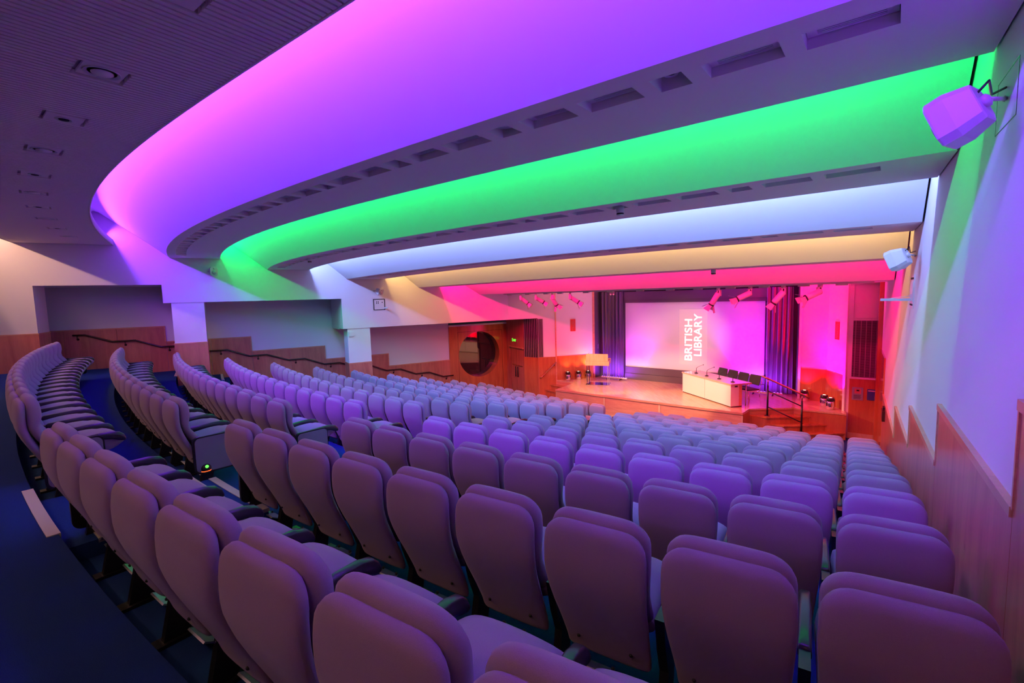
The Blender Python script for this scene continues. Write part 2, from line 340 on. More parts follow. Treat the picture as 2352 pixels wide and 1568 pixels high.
# ---- ceiling: soffits with recessed openings, sloping vaults between them
def strip_pts(k1, k2, n, dv1=0, dv2=0, z1=None, z2=None, m=1, ro=-0.012):
    a0, a1 = ends(k1, dv1, 0, ro); b0, b1 = ends(k2, dv2, 0, ro); P = []
    for i in range(n+1):
        t = i/n; p = cv(k1, a0+(a1-a0)*t, dv1); q = cv(k2, b0+(b1-b0)*t, dv2); row = []
        for j in range(m+1):
            s = j/m; row.append((*(p*(1-s)+q*s), (HZ[k1] if z1 is None else z1)*(1-s)+(HZ[k2] if z2 is None else z2)*s))
        P.append(row)
    return P
def uof(k, u, t, k2):   # point between two edges at chord coordinate u
    v = np.polyval(POLY[k], u/10)*(1-t)+np.polyval(POLY[k2], u/10)*t
    return U*u+V*v
HOLES = {}
def soffit(kb, kf, shift, name):
    z = HZ[kb]; a0, a1 = ends(kb, 0, 0, -0.012); b0, b1 = ends(kf, 0, 0, -0.012)
    holes = []; lim_l = max(a0, b0)+0.15; lim_r = min(a1, b1)-0.12; j = 0
    for q in range(-1, 14):
        for (c0, c1, kind) in ((0.085, 0.295, 'sq'), (-0.455, -0.035, 'vent'), (-0.985, -0.565, 'vent')):
            u0, u1 = c0-1.397*q+shift, c1-1.397*q+shift
            if u1 < lim_r and u0 > lim_l: holes.append((u0, u1, kind))
    holes.sort(reverse=True); HOLES[kb] = holes
    cuts = sorted({round(x, 4) for h in holes for x in h[:2]}); inside = lambda m: any(h[0] < m < h[1] for h in holes)
    mb = MB(); T0, T1 = 0.16, 0.345
    seq = cuts
    def P(u, t): return (*uof(kb, u, t, kf), z)
    # body between first and last cut, subdivided
    us = [seq[0]]
    for x in seq[1:]:
        g = x-us[-1]; n = max(1, int(math.ceil(g/0.2))); us += [us[-1]+g*(i+1)/n for i in range(n)]
    for i in range(len(us)-1):
        ua, ub = us[i], us[i+1]; hole = inside((ua+ub)/2)
        for t0, t1 in ((0, T0), (T0, T1), (T1, 1)):
            if hole and t0 == T0: continue
            mb.face([P(ua, t0), P(ub, t0), P(ub, t1), P(ua, t1)])
    # ends, clipped to the walls
    for ue, e0, e1 in ((us[0], a0, b0), (us[-1], a1, b1)):
        n = 6
        for i in range(n):
            s0, s1 = i/n, (i+1)/n
            for t0, t1 in ((0, T0), (T0, T1), (T1, 1)):
                def Q(s, t):
                    w0 = cv(kb, e0); w1 = cv(kf, e1); wp = w0*(1-t)+w1*t; g = uof(kb, ue, t, kf)
                    uu = (g@U)*(1-s)+(wp@U)*s
                    return (*(uof(kb, uu, t, kf) if s < 1 else wp), z)
                mb.face([Q(s0, t0), Q(s1, t0), Q(s1, t1), Q(s0, t1)])
    # recess walls and lids
    D = 0.11
    for u0, u1, kind in holes:
        c = [P(u0, T0), P(u1, T0), P(u1, T1), P(u0, T1)]; up = [(p[0], p[1], z+D) for p in c]
        for k in range(4): mb.face([c[k], c[(k+1) % 4], up[(k+1) % 4], up[k]])
        mb.face(up)
    # front upstand and thickness
    P2 = [[(*cv(kf, b0+(b1-b0)*i/90), z), (*cv(kf, b0+(b1-b0)*i/90), z+0.10), (*cv(kf, b0+(b1-b0)*i/90, -0.04), z+0.10), (*cv(kf, b0+(b1-b0)*i/90, -0.04), z+0.14)] for i in range(91)]
    mb.grid(P2, smooth=False)
    mb.grid(strip_pts(kb, kf, 80, 0.0, -0.04, z+0.14, z+0.14), smooth=False)
    o = struct(mb, name, 'soffit'); return o
def vault(kf, kn, name):
    """from behind the previous soffit's front edge down to the next soffit's back edge"""
    a0, a1 = ends(kf, 0, 0, -0.02); b0, b1 = ends(kn, 0, 0, -0.02); n = 110; P = []
    zf, zn = HZ[kf], HZ[kn]; prof = [(-0.42, 0.16), (-0.42, 0.84), (-0.36, 0.88), (-0.25, 0.85), (0.0, 0.665)]
    for i in range(n+1):
        t = i/n; row = []
        p = cv(kf, a0+(a1-a0)*t); q = cv(kn, b0+(b1-b0)*t); d = (q-p)/np.hypot(*(q-p)) if np.hypot(*(q-p)) > 0 else V
        for dv, h in prof:
            row.append((*cv(kf, a0+(a1-a0)*t, dv), zf+h))
        for s in (0.15, 0.3, 0.45, 0.6, 0.75, 0.9, 1.0):
            bow = 0.030*math.sin(math.pi*s); row.append((*(p*(1-s)+q*s), (zf+0.665)*(1-s)+zn*s+bow*0.6))
        P.append(row)
    mb = MB(); mb.grid(P); return struct(mb, name, 'vault')
soffit('B', 'C', 0.0, 'ceiling_soffit'); soffit('D', 'E', -0.115, 'ceiling_soffit'); soffit('F', 'G', -0.23, 'ceiling_soffit'); soffit('H', 'I', -0.33, 'ceiling_soffit')
for a, b in (('X', 'Y'), ('A', 'B'), ('C', 'D'), ('E', 'F'), ('G', 'H'), ('I', 'J')): vault(a, b, 'ceiling_vault')
mb = MB(); mb.grid(strip_pts('W', 'X', 60), smooth=False); e0, e1 = ends('X')
mb.grid([[(*cv('X', e0+(e1-e0)*i/60), HZ['X']), (*cv('X', e0+(e1-e0)*i/60), HZ['X']+0.12)] for i in range(61)]); struct(mb, 'ceiling_rear', 'soffit')
mb = MB(); mb.grid(strip_pts('J', 'Z', 40), smooth=False); struct(mb, 'ceiling_stage', 'soffit')

# ---- slatted rear ceiling
def nrm(u):
    p = np.array(POLY['A']); dp = np.polyval(np.polyder(p), u/10)/10; n = -U*dp+V; return n/np.hypot(*n)
DL = [-3.14, -4.57, -5.90, -7.15, -8.48, -9.78, -11.05, -12.35, -13.7, -15.1]
DL = [-1.75, -0.35]+DL
e0, e1 = ends('A', 0, 0, -0.02); sl = MB(); n = 120
mb = MB(); P = [[(*cv('A', e0+(e1-e0)*i/n), 1.70), (*cv('A', e0+(e1-e0)*i/n), 1.85)] for i in range(n+1)]; mb.grid(P, smooth=True)
mb.grid([[(*cv('A', e0+(e1-e0)*i/n), 1.70), (*(cv('A', e0+(e1-e0)*i/n, -0.022)), 1.70), (*(cv('A', e0+(e1-e0)*i/n, -0.022)), 1.745)] for i in range(n+1)])
mb.grid(strip_pts('Y', 'A', n, 0, 0, 1.745, 1.745), smooth=False); mb.grid(strip_pts('Y', 'A', n, 0, 0, 1.85, 1.85), smooth=False)
CE = struct(mb, 'ceiling_slatted', 'slat')
def slatpiece(mb, u, d0, d1):
    n = nrm(u); t = np.array([n[1], -n[0]]); c = cv('A', u); wd = 0.0175
    a = c+n*d0; b = c+n*d1
    if (a@LN) > LOFF+0.0 or (b@LN) > LOFF+0.2: pass
    # clip to the left wall
    for _ in range(12):
        if a@LN > LOFF-0.002: a = a*0.9+b*0.1
    if a@LN > LOFF or b@LN > LOFF or a@RN > ROFF+0.02 or b@RN > ROFF+0.02: return False
    mb.hexa([a-t*wd, b-t*wd, b+t*wd, a+t*wd], 1.70, 1.735); return True
u = e1-0.03; k = 0; slats = 0; rest = MB()
while u > e0+0.02:
    nr = min(DL, key=lambda q: abs(q-u)); cut = abs(nr-u) < 0.135
    segs = ((-1.98, -0.80), (-0.495, -0.024)) if cut else ((-1.98, -0.024),)
    near = u > -6.4 and u < -1.6
    for d0, d1 in segs:
        if near:
            mb = MB()
            if slatpiece(mb, u, d0, d1): mb.build('slat', 'slat', CE, fix=False)
        else: slatpiece(rest, u, d0, d1)
    u -= 0.0535; k += 1
o = rest.build('slats_beyond', 'slat', CE, fix=False); o['kind'] = 'stuff'
nd = 0
for i, u in enumerate(DL):
    n = nrm(u); t = np.array([n[1], -n[0]]); c = cv('A', u)+n*-0.645; big = (i % 2 == 1)
    if i < 2: big = (i == 1)
    nd += 1
    place = f'{ORD[i]} from the right wall'
    th = thing('ceiling_speaker' if big else 'ceiling_downlight', c[0], c[1], 1.70, f"{'wide round dish fitting' if big else 'small round downlight'} in the slatted ceiling, {place}", 'ceiling light' if not big else 'ceiling speaker', 'round fittings in the slatted ceiling')
    mb = MB(); mb.hexa([c-t*0.125-n*0.125, c+t*0.125-n*0.125, c+t*0.125+n*0.125, c-t*0.125+n*0.125], 1.703, 1.72); mb.build('mounting_plate', 'slat', th)
    mb = MB(); r = 0.108 if big else 0.06
    mb.lathe((*c, 1.703), [(r, 0.0), (r+0.004, -0.004), (r-0.004, -0.010), (r*0.70, 0.006)] , 28); mb.build('ring', 'white', th)
    mb = MB(); mb.lathe((*c, 1.7), [(r*0.62, 0.0), (r*0.60, -0.006), (0.0, -0.010)], 24); mb.build('cone', 'soffit' if big else 'dark', th)

# ---- vents and round fittings in the soffit openings
def fill(kb, kf, nm, z):
    nv = nq = 0
    for (u0, u1, kind) in HOLES[kb]:
        T0, T1 = 0.16, 0.345; c = uof(kb, (u0+u1)/2, (T0+T1)/2, kf); a = uof(kb, u0, (T0+T1)/2, kf); b = uof(kb, u1, (T0+T1)/2, kf)
        d = (b-a)/np.hypot(*(b-a)); n = np.array([-d[1], d[0]]); wv = np.hypot(*(uof(kb, (u0+u1)/2, T1, kf)-uof(kb, (u0+u1)/2, T0, kf)))/2; L = np.hypot(*(b-a))/2
        if n@V < 0: n = -n
        if kind == 'vent':
            nv += 1; th = thing('air_vent', c[0], c[1], z+0.05, f'dark slotted vent in the {nm} soffit, {ORD[nv-1]} from the right wall', 'air vent', f'air vents in the {nm} soffit')
            zz = z+0.062; fr = MB()
            for sgn in (1, -1): fr.hexa([c+n*sgn*(wv-0.004)-d*(L-0.004), c+n*sgn*(wv-0.004)+d*(L-0.004), c+n*sgn*(wv-0.028)+d*(L-0.004), c+n*sgn*(wv-0.028)-d*(L-0.004)], zz, zz+0.012)
            for sgn in (1, -1): fr.hexa([c+d*sgn*(L-0.004)-n*(wv-0.028), c+d*sgn*(L-0.004)+n*(wv-0.028), c+d*sgn*(L-0.055)+n*(wv-0.028), c+d*sgn*(L-0.055)-n*(wv-0.028)], zz, zz+0.012)
            fr.build('frame', 'soffit', th, fix=False)
            bk = MB(); bk.hexa([c-d*(L-0.055)-n*(wv-0.028), c+d*(L-0.055)-n*(wv-0.028), c+d*(L-0.055)+n*(wv-0.028), c-d*(L-0.055)+n*(wv-0.028)], zz+0.016, zz+0.02); bk.build('backing', 'dark', th, fix=False)
            g = MB(); m = 9
            for i in range(m):
                q = -(wv-0.028)+(i+0.5)*2*(wv-0.028)/m
                g.hexa([c+n*(q-0.0045)-d*(L-0.055), c+n*(q-0.0045)+d*(L-0.055), c+n*(q+0.0045)+d*(L-0.055), c+n*(q+0.0045)-d*(L-0.055)], zz+0.001, zz+0.014)
            g.build('grille', 'soffit', th, fix=False)
        else:
            nq += 1; big = (nq % 2 == 0)
            th = thing('recessed_speaker' if big else 'recessed_downlight', c[0], c[1], z+0.05, f"{'round speaker dish' if big else 'small round eyeball light'} in the {nm} soffit, {ORD[nq-1]} from the right wall", 'ceiling fitting', f'round fittings in the {nm} soffit')
            r = 0.088 if big else 0.05; mb = MB(); mb.lathe((*c, z+0.062), [(r, 0.03), (r, 0.0), (r*0.93, -0.012), (r*0.74, 0.004)], 24); mb.build('ring', 'white', th)
            mb = MB(); mb.lathe((*c, z+0.062), [(r*0.72, 0.0), (r*0.5, -0.008), (0, -0.012)], 20); mb.build('cone', 'soffit' if big else 'dark', th)
fill('B', 'C', 'rearmost', HZ['B']); fill('D', 'E', 'second', HZ['D']); fill('F', 'G', 'third', HZ['F']); fill('H', 'I', 'frontmost', HZ['H'])

# ---- floors: one curved terrace per seat row
EK = lambda k: 40.63 if k < 0 else 39.44-1.1987*k          # back edge radius of row k
ZK = lambda k: -2.10-0.25*k                                 # its floor
def terrace(r0, r1, z, zr, name='floor'):
    mb = MB(); n = 90; a0, a1 = rowends(r0); b0, b1 = rowends(r1); P = []
    for i in range(n+1):
        t = i/n; p = polar(r0, a0+(a1-a0)*t); q = polar(r1, b0+(b1-b0)*t); P.append([(*p, zr), (*p, z), (*q, z)])
    mb.grid(P, smooth=False); return struct(mb, name, 'carpet')
terrace(40.63, 39.44, ZK(-1), -1.60)
for k in range(0, 9): terrace(EK(k), EK(k+1), ZK(k), ZK(k-1))
terrace(EK(9), 16.0, ZK(9), ZK(8))
mb = MB(); a0, a1 = rowends(40.63); n = 90     # the standing platform behind the last row
P = [[(*polar(40.63, a0+(a1-a0)*i/n), -1.60), (*(polar(40.63, a0+(a1-a0)*i/n)*0+(U*((-20.6)+(21.9)*(1-i/n))+V*-2.98)), -1.60)] for i in range(n+1)]
mb.grid(P, smooth=False); struct(mb, 'floor', 'carpet')

# ---- rows: angle of the first / last seat of each block (centre of the top of the back)
LEFT = {-1: (40.50, 54.22, 18), 0: (40.62, 54.40, 17), 1: (40.74, 54.6, 17), 2: (40.90, 54.32, 16), 3: (41.03, 54.11, 15), 4: (41.20, 53.9, 14), 5: (41.38, 53.91, 14), 6: (41.54, 53.69, 13), 7: (41.75, 53.63, 12), 8: (41.97, 53.38, 11), 9: (42.14, 53.30, 11)}
RIGHT = {-1: (37.80, None, 8), 0: (37.85, 31.13, 9), 1: (37.88, 30.93, 9), 2: (37.88, 30.74, 9), 3: (37.90, 30.54, 9), 4: (37.93, 30.36, 9), 5: (37.97, 30.16, 9), 6: (38.06, 29.96, 9), 7: (38.13, 29.72, 9), 8: (38.22, 29.47, 9), 9: (38.48, 32.64, 6)}
RK = lambda k: 39.384-1.1987*k
# aisle steps: a half step in every terrace and a pale nosing on each edge
def arcstrip(mb, r0, r1, t0, t1, z0, z1, n=6):
    for i in range(n):
        a, b = t0+(t1-t0)*i/n, t0+(t1-t0)*(i+1)/n
        mb.hexa([polar(r0, a), polar(r0, b), polar(r1, b), polar(r1, a)], z0, z1)
def aisle(t0, t1, k, zlow, zup, r, where, arow, half=True):
    if half:
        mb = MB(); arcstrip(mb, r, r-0.27, t0, t1, zlow, (zlow+zup)/2, 4); struct(mb, 'floor_step', 'carpet')
    for rr, zz, nm in ((r, zup, 'upper'), (r-0.27, (zlow+zup)/2, 'lower')):
        if rr != r and not half: continue
        mb = MB(); m = 4
        for i in range(m):
            a, b = t0+(t1-t0)*i/m, t0+(t1-t0)*(i+1)/m
            mb.hexa([polar(rr-0.012, a), polar(rr-0.012, b), polar(rr+0.062, b), polar(rr+0.062, a)], zz-0.03, zz+0.007)
        o = mb.build('stair_nosing', 'nosing'); tag(o, f'pale {nm} stair nosing of the {where}, behind the {arow} row', 'stair nosing', f'stair nosings of the {where}')
ROWN = lambda k: (ORD[k+1]+'-from-back' if k+1 < 6 else ORD[9-k]+'-from-stage')
for k in range(-1, 10):
    r = EK(k); zu = -1.60 if k < 0 else ZK(k-1); kk = max(k, 0)
    t0 = RIGHT[k][0]+0.16; t1 = LEFT[k][0]-0.62
    aisle(t0, t1, k, ZK(k), zu, r, 'central aisle', ROWN(k), half=True)
    tl = rowends(r)[1]; td = math.degrees(0.95/r)
    if k >= 0:
        aisle(tl-math.degrees(1.55/r), tl-0.08, k, ZK(k), zu, r, 'left side aisle', ROWN(k), half=True)

# ------------------------------------------------------------------ the auditorium seat, built once
def sup(a, b, n=20, e=2.6):
    out = []
    for j in range(n):
        t = 2*math.pi*j/n; c, s = math.cos(t), math.sin(t)
        out.append((a*math.copysign(abs(c)**(2/e), c), b*math.copysign(abs(s)**(2/e), s)))
    return out
def lerp(tab, z):
    for (z0, *a), (z1, *b) in zip(tab, tab[1:]):
        if z0 <= z <= z1:
            t = (z-z0)/(z1-z0); return [x*(1-t)+y*t for x, y in zip(a, b)]
    return list(tab[-1][1:]) if z > tab[-1][0] else list(tab[0][1:])
def padded(zlo, zhi, tab, Rt, Rb, n=22, levels=26, e=3.0):
    """upholstered slab: tab rows are z, centre y, half depth, half width"""
    mb = MB(); rings = []
    zs = [zlo+(zhi-zlo)*(0.5-0.5*math.cos(math.pi*i/(levels-1))) for i in range(levels)]
    for z in zs:
        yc, d, wd = lerp(tab, z)
        f = 1.0
        if z > zhi-Rt: q = (z-(zhi-Rt))/Rt; wd = wd-Rt+Rt*math.sqrt(max(0.0, 1-q*q)); wd = max(wd, 0.02)
        if z < zlo+Rb: q = ((zlo+Rb)-z)/Rb; wd = wd-Rb+Rb*math.sqrt(max(0.0, 1-q*q))
        hd = min(Rt, 0.045)
        if z > zhi-hd: q = (z-(zhi-hd))/hd; f = max(0.12, math.sqrt(max(0.0, 1-q*q)))
        if z < zlo+0.02: q = ((zlo+0.02)-z)/0.02; f = max(0.25, math.sqrt(max(0.0, 1-q*q)))
        rings.append([(x, yc+y, z) for x, y in sup(wd, d*f, n, e)])
    mb.loft(rings); return mb
TS = [(0.22, 0.155, 0.026, 0.222), (0.30, 0.135, 0.032, 0.228), (0.42, 0.085, 0.036, 0.236), (0.55, 0.025, 0.038, 0.246), (0.66, -0.020, 0.040, 0.252), (0.76, -0.045, 0.042, 0.258), (0.86, -0.046, 0.042, 0.258), (0.95, -0.038, 0.040, 0.256), (1.02, -0.028, 0.036, 0.252)]
TC = [(0.44, 0.195, 0.045, 0.225), (0.52, 0.155, 0.055, 0.232), (0.62, 0.095, 0.052, 0.240), (0.69, 0.052, 0.044, 0.246), (0.76, 0.034, 0.050, 0.252), (0.86, 0.042, 0.062, 0.254), (0.96, 0.040, 0.058, 0.253), (1.05, 0.022, 0.045, 0.248)]
proto = bpy.data.objects.new('auditorium_seat', None); COL.objects.link(proto); proto.empty_display_size = 0.1
def lm(mb, name, m, parent): return mb.build(name, m, parent, local=True)
shell = lm(padded(0.22, 1.015, TS, 0.105, 0.03), 'back_shell', 'fabric', proto)
cush = lm(padded(0.44, 1.05, TC, 0.115, 0.04), 'back_cushion', 'fabric', proto)
mb = MB(); rings = []
for i in range(20):      # seat cushion, front nose rounded, a shallow seam near the front
    t = i/19; y = 0.14+0.53*(0.5-0.5*math.cos(math.pi*t)); q = (y-0.14)/0.53
    zc = 0.478+0.012*q; hh = 0.085+0.036*math.sin(math.pi*min(1, q*1.05)); wd = 0.245
    if abs(q-0.72) < 0.03: hh -= 0.006
    if q > 0.76: g = (q-0.76)/0.24; hh *= math.sqrt(max(0.03, 1-g*g)); wd -= 0.02*g
    if q < 0.05: hh *= 0.7
    rings.append([(x, y, zc+zz) for x, zz in sup(wd, hh, 22, 2.5)])
mb.loft(rings); seatc = lm(mb, 'seat_cushion', 'fabric', proto)
def armrest_mb(x0):
    mb = MB(); rings = []
    for y, zt, zb in ((0.18, 0.585, 0.545), (0.20, 0.598, 0.535), (0.32, 0.604, 0.540), (0.46, 0.612, 0.550), (0.56, 0.612, 0.535), (0.63, 0.595, 0.505), (0.662, 0.565, 0.500), (0.672, 0.535, 0.510)):
        c = (zt+zb)/2; h = max(0.006, (zt-zb)/2); rings.append([(x0+x, y, c+z) for x, z in sup(0.027, h, 14, 4.0)])
    mb.loft(rings); return mb
def legs_mb(x0):
    mb = MB()
    def prism(poly, hw):
        n = len(poly); i = len(mb.v)
        for sx in (-hw, hw): mb.v += [(x0+sx, y, z) for y, z in poly]
        mb.f.append(tuple(i+k for k in range(n))); mb.f.append(tuple(i+n+k for k in range(n))[::-1]); mb.sm += [False, False]
        for k in range(n): mb.f.append((i+k, i+(k+1) % n, i+n+(k+1) % n, i+n+k)); mb.sm.append(False)
    prism([(0.09, 0.0), (0.22, 0.0), (0.27, 0.26), (0.40, 0.36), (0.46, 0.46), (0.44, 0.58), (0.06, 0.58), (0.10, 0.40), (0.15, 0.26)], 0.022)
    prism([(0.05, 0.0), (0.30, 0.0), (0.30, 0.02), (0.05, 0.02)], 0.045)
    return mb
arm = lm(armrest_mb(0.285), 'armrest', 'blackwood', proto); leg = lm(legs_mb(0.285), 'leg', 'black', proto)
mb = MB(); pl = [(-0.10, 0.012, 0.085), (0.10, 0.012, 0.085), (0.10, 0.050, 0.045), (0.05, 0.085, 0.012), (-0.10, 0.085, 0.012)]
mb.face(pl); mb.face([(x, y+0.006, z+0.008) for x, y, z in pl])
for k in range(5): a, b = pl[k], pl[(k+1) % 5]; mb.face([a, b, (b[0], b[1]+0.006, b[2]+0.008), (a[0], a[1]+0.006, a[2]+0.008)])
for s_ in mb.v: pass
mb.v = [(x-0.10, 0.20+(y-0.02)*1.6, z*0.8) for x, y, z in mb.v]
plate = lm(mb, 'mounting_plate', 'plate', proto)
def bolt_mb(x): mb = MB(); mb.lathe((x-0.10, 0.28, 0.045), [(0.011, 0.0), (0.011, 0.010), (0.005, 0.016)], 8, axis=(0, -0.6, 0.8)); return mb
bolts = [lm(bolt_mb(x), 'bolt', 'black', plate) for x in (-0.075, 0.075)]
def screw_mb(x): mb = MB(); mb.lathe((x, 0.092, 0.325), [(0.009, 0.0), (0.010, 0.004), (0.004, 0.010)], 8, axis=(0, -1, -0.25)); return mb
screws = [lm(screw_mb(x), 'screw', 'black', shell) for x in (-0.14, 0.14)]
armL = lm(armrest_mb(-0.285), 'armrest', 'blackwood', None); legL = lm(legs_mb(-0.285), 'leg', 'black', None)
# end panel of the aisle seats: padded panel in a black frame with a lit seat number and an orange step light
def endpanel(sx):
    x = 0.315*sx; out = []
    def rr(hw, y0, y1, z0, z1, r, xx):
        mb = MB(); pts = []
        for cy_, cz_, a0 in ((y1-r, z1-r, 0), (y0+r, z1-r, 90), (y0+r, z0+r, 180), (y1-r, z0+r, 270)):
            for k in range(6): a = math.radians(a0+18*k); pts.append((cy_+r*math.cos(a), cz_+r*math.sin(a)))
        mb.loft([[(xx-hw, y, z) for y, z in pts], [(xx+hw, y, z) for y, z in pts]], smooth=False); return mb
    fr = lm(rr(0.016, 0.055, 0.50, 0.175, 0.605, 0.06, x), 'end_frame', 'black', None)
    pn = lm(rr(0.014, 0.075, 0.485, 0.195, 0.590, 0.05, x+0.014*sx), 'end_panel', 'panel_fabric', None)
    mb = MB(); mb.lathe((x+0.03*sx, 0.165, 0.235), [(0.052, 0.0), (0.050, 0.012), (0.036, 0.030), (0.0, 0.036)], 20, axis=(sx, 0, 0)); ho = lm(mb, 'light_housing', 'black', None)
    mb = MB(); mb.lathe((x+0.062*sx, 0.165, 0.262), [(0.017, 0.0), (0.017, 0.006)], 16, axis=(sx, 0, 0.5)); nu = lm(mb, 'number_disc', 'e_green', ho)
    mb = MB(); mb.hexa([(x+0.030*sx, 0.115), (x+0.030*sx, 0.215), (x+0.062*sx, 0.195), (x+0.062*sx, 0.135)], 0.203, 0.212); st = lm(mb, 'step_light', 'e_orange', ho)
    return fr, pn, ho, nu, st
EPR = endpanel(1); EPL = endpanel(-1)
def cp(o, parent):
    c = o.copy(); COL.objects.link(c); c.parent = parent; return c
first = [True]
def place_seat(r, deg, z, label, group, small=True, leftarm=False, end=None):
    p = polar(r, deg); rz = -math.radians(deg)
    if first[0]:
        s = proto; first[0] = False
    else:
        s = proto.copy(); COL.objects.link(s); sh = cp(shell, s); cp(cush, s); cp(seatc, s); cp(arm, s); cp(leg, s)
        if small:
            for q in screws: cp(q, sh)
            pt = cp(plate, s)
            for q in bolts: cp(q, pt)
    s.location = (p[0], p[1], z+ZO); s.rotation_euler = (0, 0, rz)
    tag(s, label, 'seat', group)
    if leftarm: cp(armL, s); cp(legL, s)
    if end:
        fr, pn, ho, nu, st = EPR if end > 0 else EPL
        cp(fr, s); cp(pn, s); h = cp(ho, s); cp(nu, h); cp(st, h)
    return s
CARD = ['one', 'two', 'three', 'four', 'five', 'six', 'seven', 'eight', 'nine', 'ten', 'eleven', 'twelve', 'thirteen', 'fourteen', 'fifteen', 'sixteen', 'seventeen', 'eighteen']
for k in range(-1, 10):
    for blk, tab in (('right', RIGHT), ('left', LEFT)):
        a, b, n = tab[k]; r = RK(k)
        if b is None: b = a-math.degrees(0.57*(n-1)/r)
        for i in range(n):
            t = a+(b-a)*i/(n-1)
            who = 'aisle-end' if i == 0 else ORD[i]
            lab = f'grey auditorium seat, {ORD[i]} from the aisle, {ROWN(k)} row, {blk} block'
            end = None
            if i == 0: end = -1 if blk == 'right' else 1
            if i == n-1 and blk == 'left': end = -1
            leftarm = (i == 0 and blk == 'right') or (i == n-1 and blk == 'left')
            if k == 9 and blk == 'right' and i == n-1: end = 1
            place_seat(r, t, ZK(k), lab, f'auditorium seats of the {blk} block', small=(k < 4 and (blk == 'right' or i < 9)), leftarm=leftarm, end=end)
for o in [armL, legL]+list(EPR)+list(EPL):
    bpy.data.objects.remove(o)

# ================================================================== STAGE END
ST = -3.58
def seg(a, b): d = np.array(b, float)-np.array(a, float); L = np.hypot(*d); d /= L; return d, np.array([-d[1], d[0]]), L
def wallseg(mb, a, b, z0, z1, th=0.12, back=1):
    a = np.array(a, float); b = np.array(b, float); d, n, L = seg(a, b); n = n*back
    mb.hexa([a, b, b+n*th, a+n*th], z0, z1)
def onseg(a, b, s0, s1, z0, z1, p0, p1, mb, back=1):
    """box on the wall a->b from s0 to s1 along it, standing p0..p1 proud (towards the room)"""
    a = np.array(a, float); d, n, L = seg(a, b); n = -n*back
    mb.hexa([a+d*s0+n*p0, a+d*s1+n*p0, a+d*s1+n*p1, a+d*s0+n*p1], z0, z1)
B_ = np.array([6.73, 13.61]); A_ = np.array([1.64, 17.89]); B2 = np.array([7.16, 14.09]); FL = np.array([9.65, 13.47]); FR = np.array([10.26, 13.01]); BN = np.array([9.85, 14.66]); RW = np.array([9.36, 15.27])
S0 = np.array([4.82, 19.91]); SD = np.array([0.77653539, -0.63007364]); SN = np.array([-0.63007364, -0.77653539])   # screen wall, SN faces the hall
T1 = np.array([2.53, 19.17])
# stage floor
mb = MB(); mb.hexa([A_, B_, B2, (8.53, 14.07), (8.60, 13.84), (9.49, 13.21), FL, BN, RW, S0+SD*6.5, S0-SD*1.35, PE0, PC0, T1], ST-0.05, ST)
stg = struct(mb, 'floor_stage', 'pale_wood')
mb = MB(); mb.hexa([A_*0.995+np.array([.02, .09]), B_+np.array([-.02, .05]), B2+np.array([0, .05]), (8.53, 14.12), (8.65, 13.9), (9.49, 13.28), FL, BN, RW, S0+SD*6.5, S0-SD*1.35, PE0, PC0, T1], F0, ST-0.05)
mb.build('stage_base', 'trim', stg)
d, n, L = seg(A_, B_)
for s0, s1 in ((0.03, 2.05), (2.11, 4.08), (4.14, L-0.03)):
    mb = MB(); onseg(A_, B_, s0, s1, F0+0.10, ST-0.075, -0.03, 0.005, mb, 1); mb.build('front_panel', 'trim', stg)
mb = MB()
for s0, s1 in ((0, 0.03), (2.05, 2.11), (4.08, 4.14), (L-0.03, L)): onseg(A_, B_, s0, s1, F0+0.1, ST-0.075, -0.03, 0.016, mb, 1)
onseg(A_, B_, 0, L, F0, F0+0.10, -0.03, 0.014, mb, 1); mb.build('front_frame', 'pale_wood', stg)
mb = MB(); onseg(A_, B_, -0.01, L, ST-0.06, ST+0.004, -0.02, 0.03, mb, 1); mb.build('front_nosing', 'trim', stg)
mb = MB(); onseg(B_, B2, 0, 0.64, F0, ST-0.05, -0.02, 0.01, mb, 1); mb.build('side_panel', 'wood_red', stg)
mb = MB(); onseg((8.60, 13.84), (9.49, 13.21), 0, 1.09, F0, ST-0.06, -0.02, 0.01, mb, 1); mb.build('side_panel', 'wood_red', stg)
# stage steps
sr = [((7.16, 14.09), (8.55, 14.05)), ((7.51, 13.76), (8.80, 13.72)), ((7.87, 13.48), (9.12, 13.49)), ((8.24, 13.20), (9.47, 13.24))]
for i in range(3):
    a, b = sr[i]; c_, e_ = sr[i+1][1], sr[i+1][0]; z = ST-0.19*(i+1)
    th = MB(); th.hexa([a, b, c_, e_], F0, z-0.035); o = struct(th, 'stage_step', 'wood_red')
    th = MB(); th.hexa([a, b, np.array(c_)+[0.01, -0.03], np.array(e_)+[-0.02, -0.03]], z-0.035, z); th.build('tread', 'wood_red', o)
WL_ = [PC0, np.array([1.60, 19.87]), np.array([1.36, 19.84]), np.array([1.11, 19.80])]; SS = [T1, np.array([2.33, 18.88]), np.array([2.13, 18.60]), np.array([1.93, 18.31])]
for i in range(3):
    z = ST-0.19*(i+1)
    th = MB(); th.hexa([WL_[i], WL_[i+1], SS[i+1], SS[i]], F0, z-0.035); o = struct(th, 'stage_step', 'wood_red')
    th = MB(); th.hexa([WL_[i], WL_[i+1]+[-0.03, -0.01], SS[i+1]+[-0.03, -0.01], SS[i]], z-0.035, z); th.build('tread', 'wood_red', o)

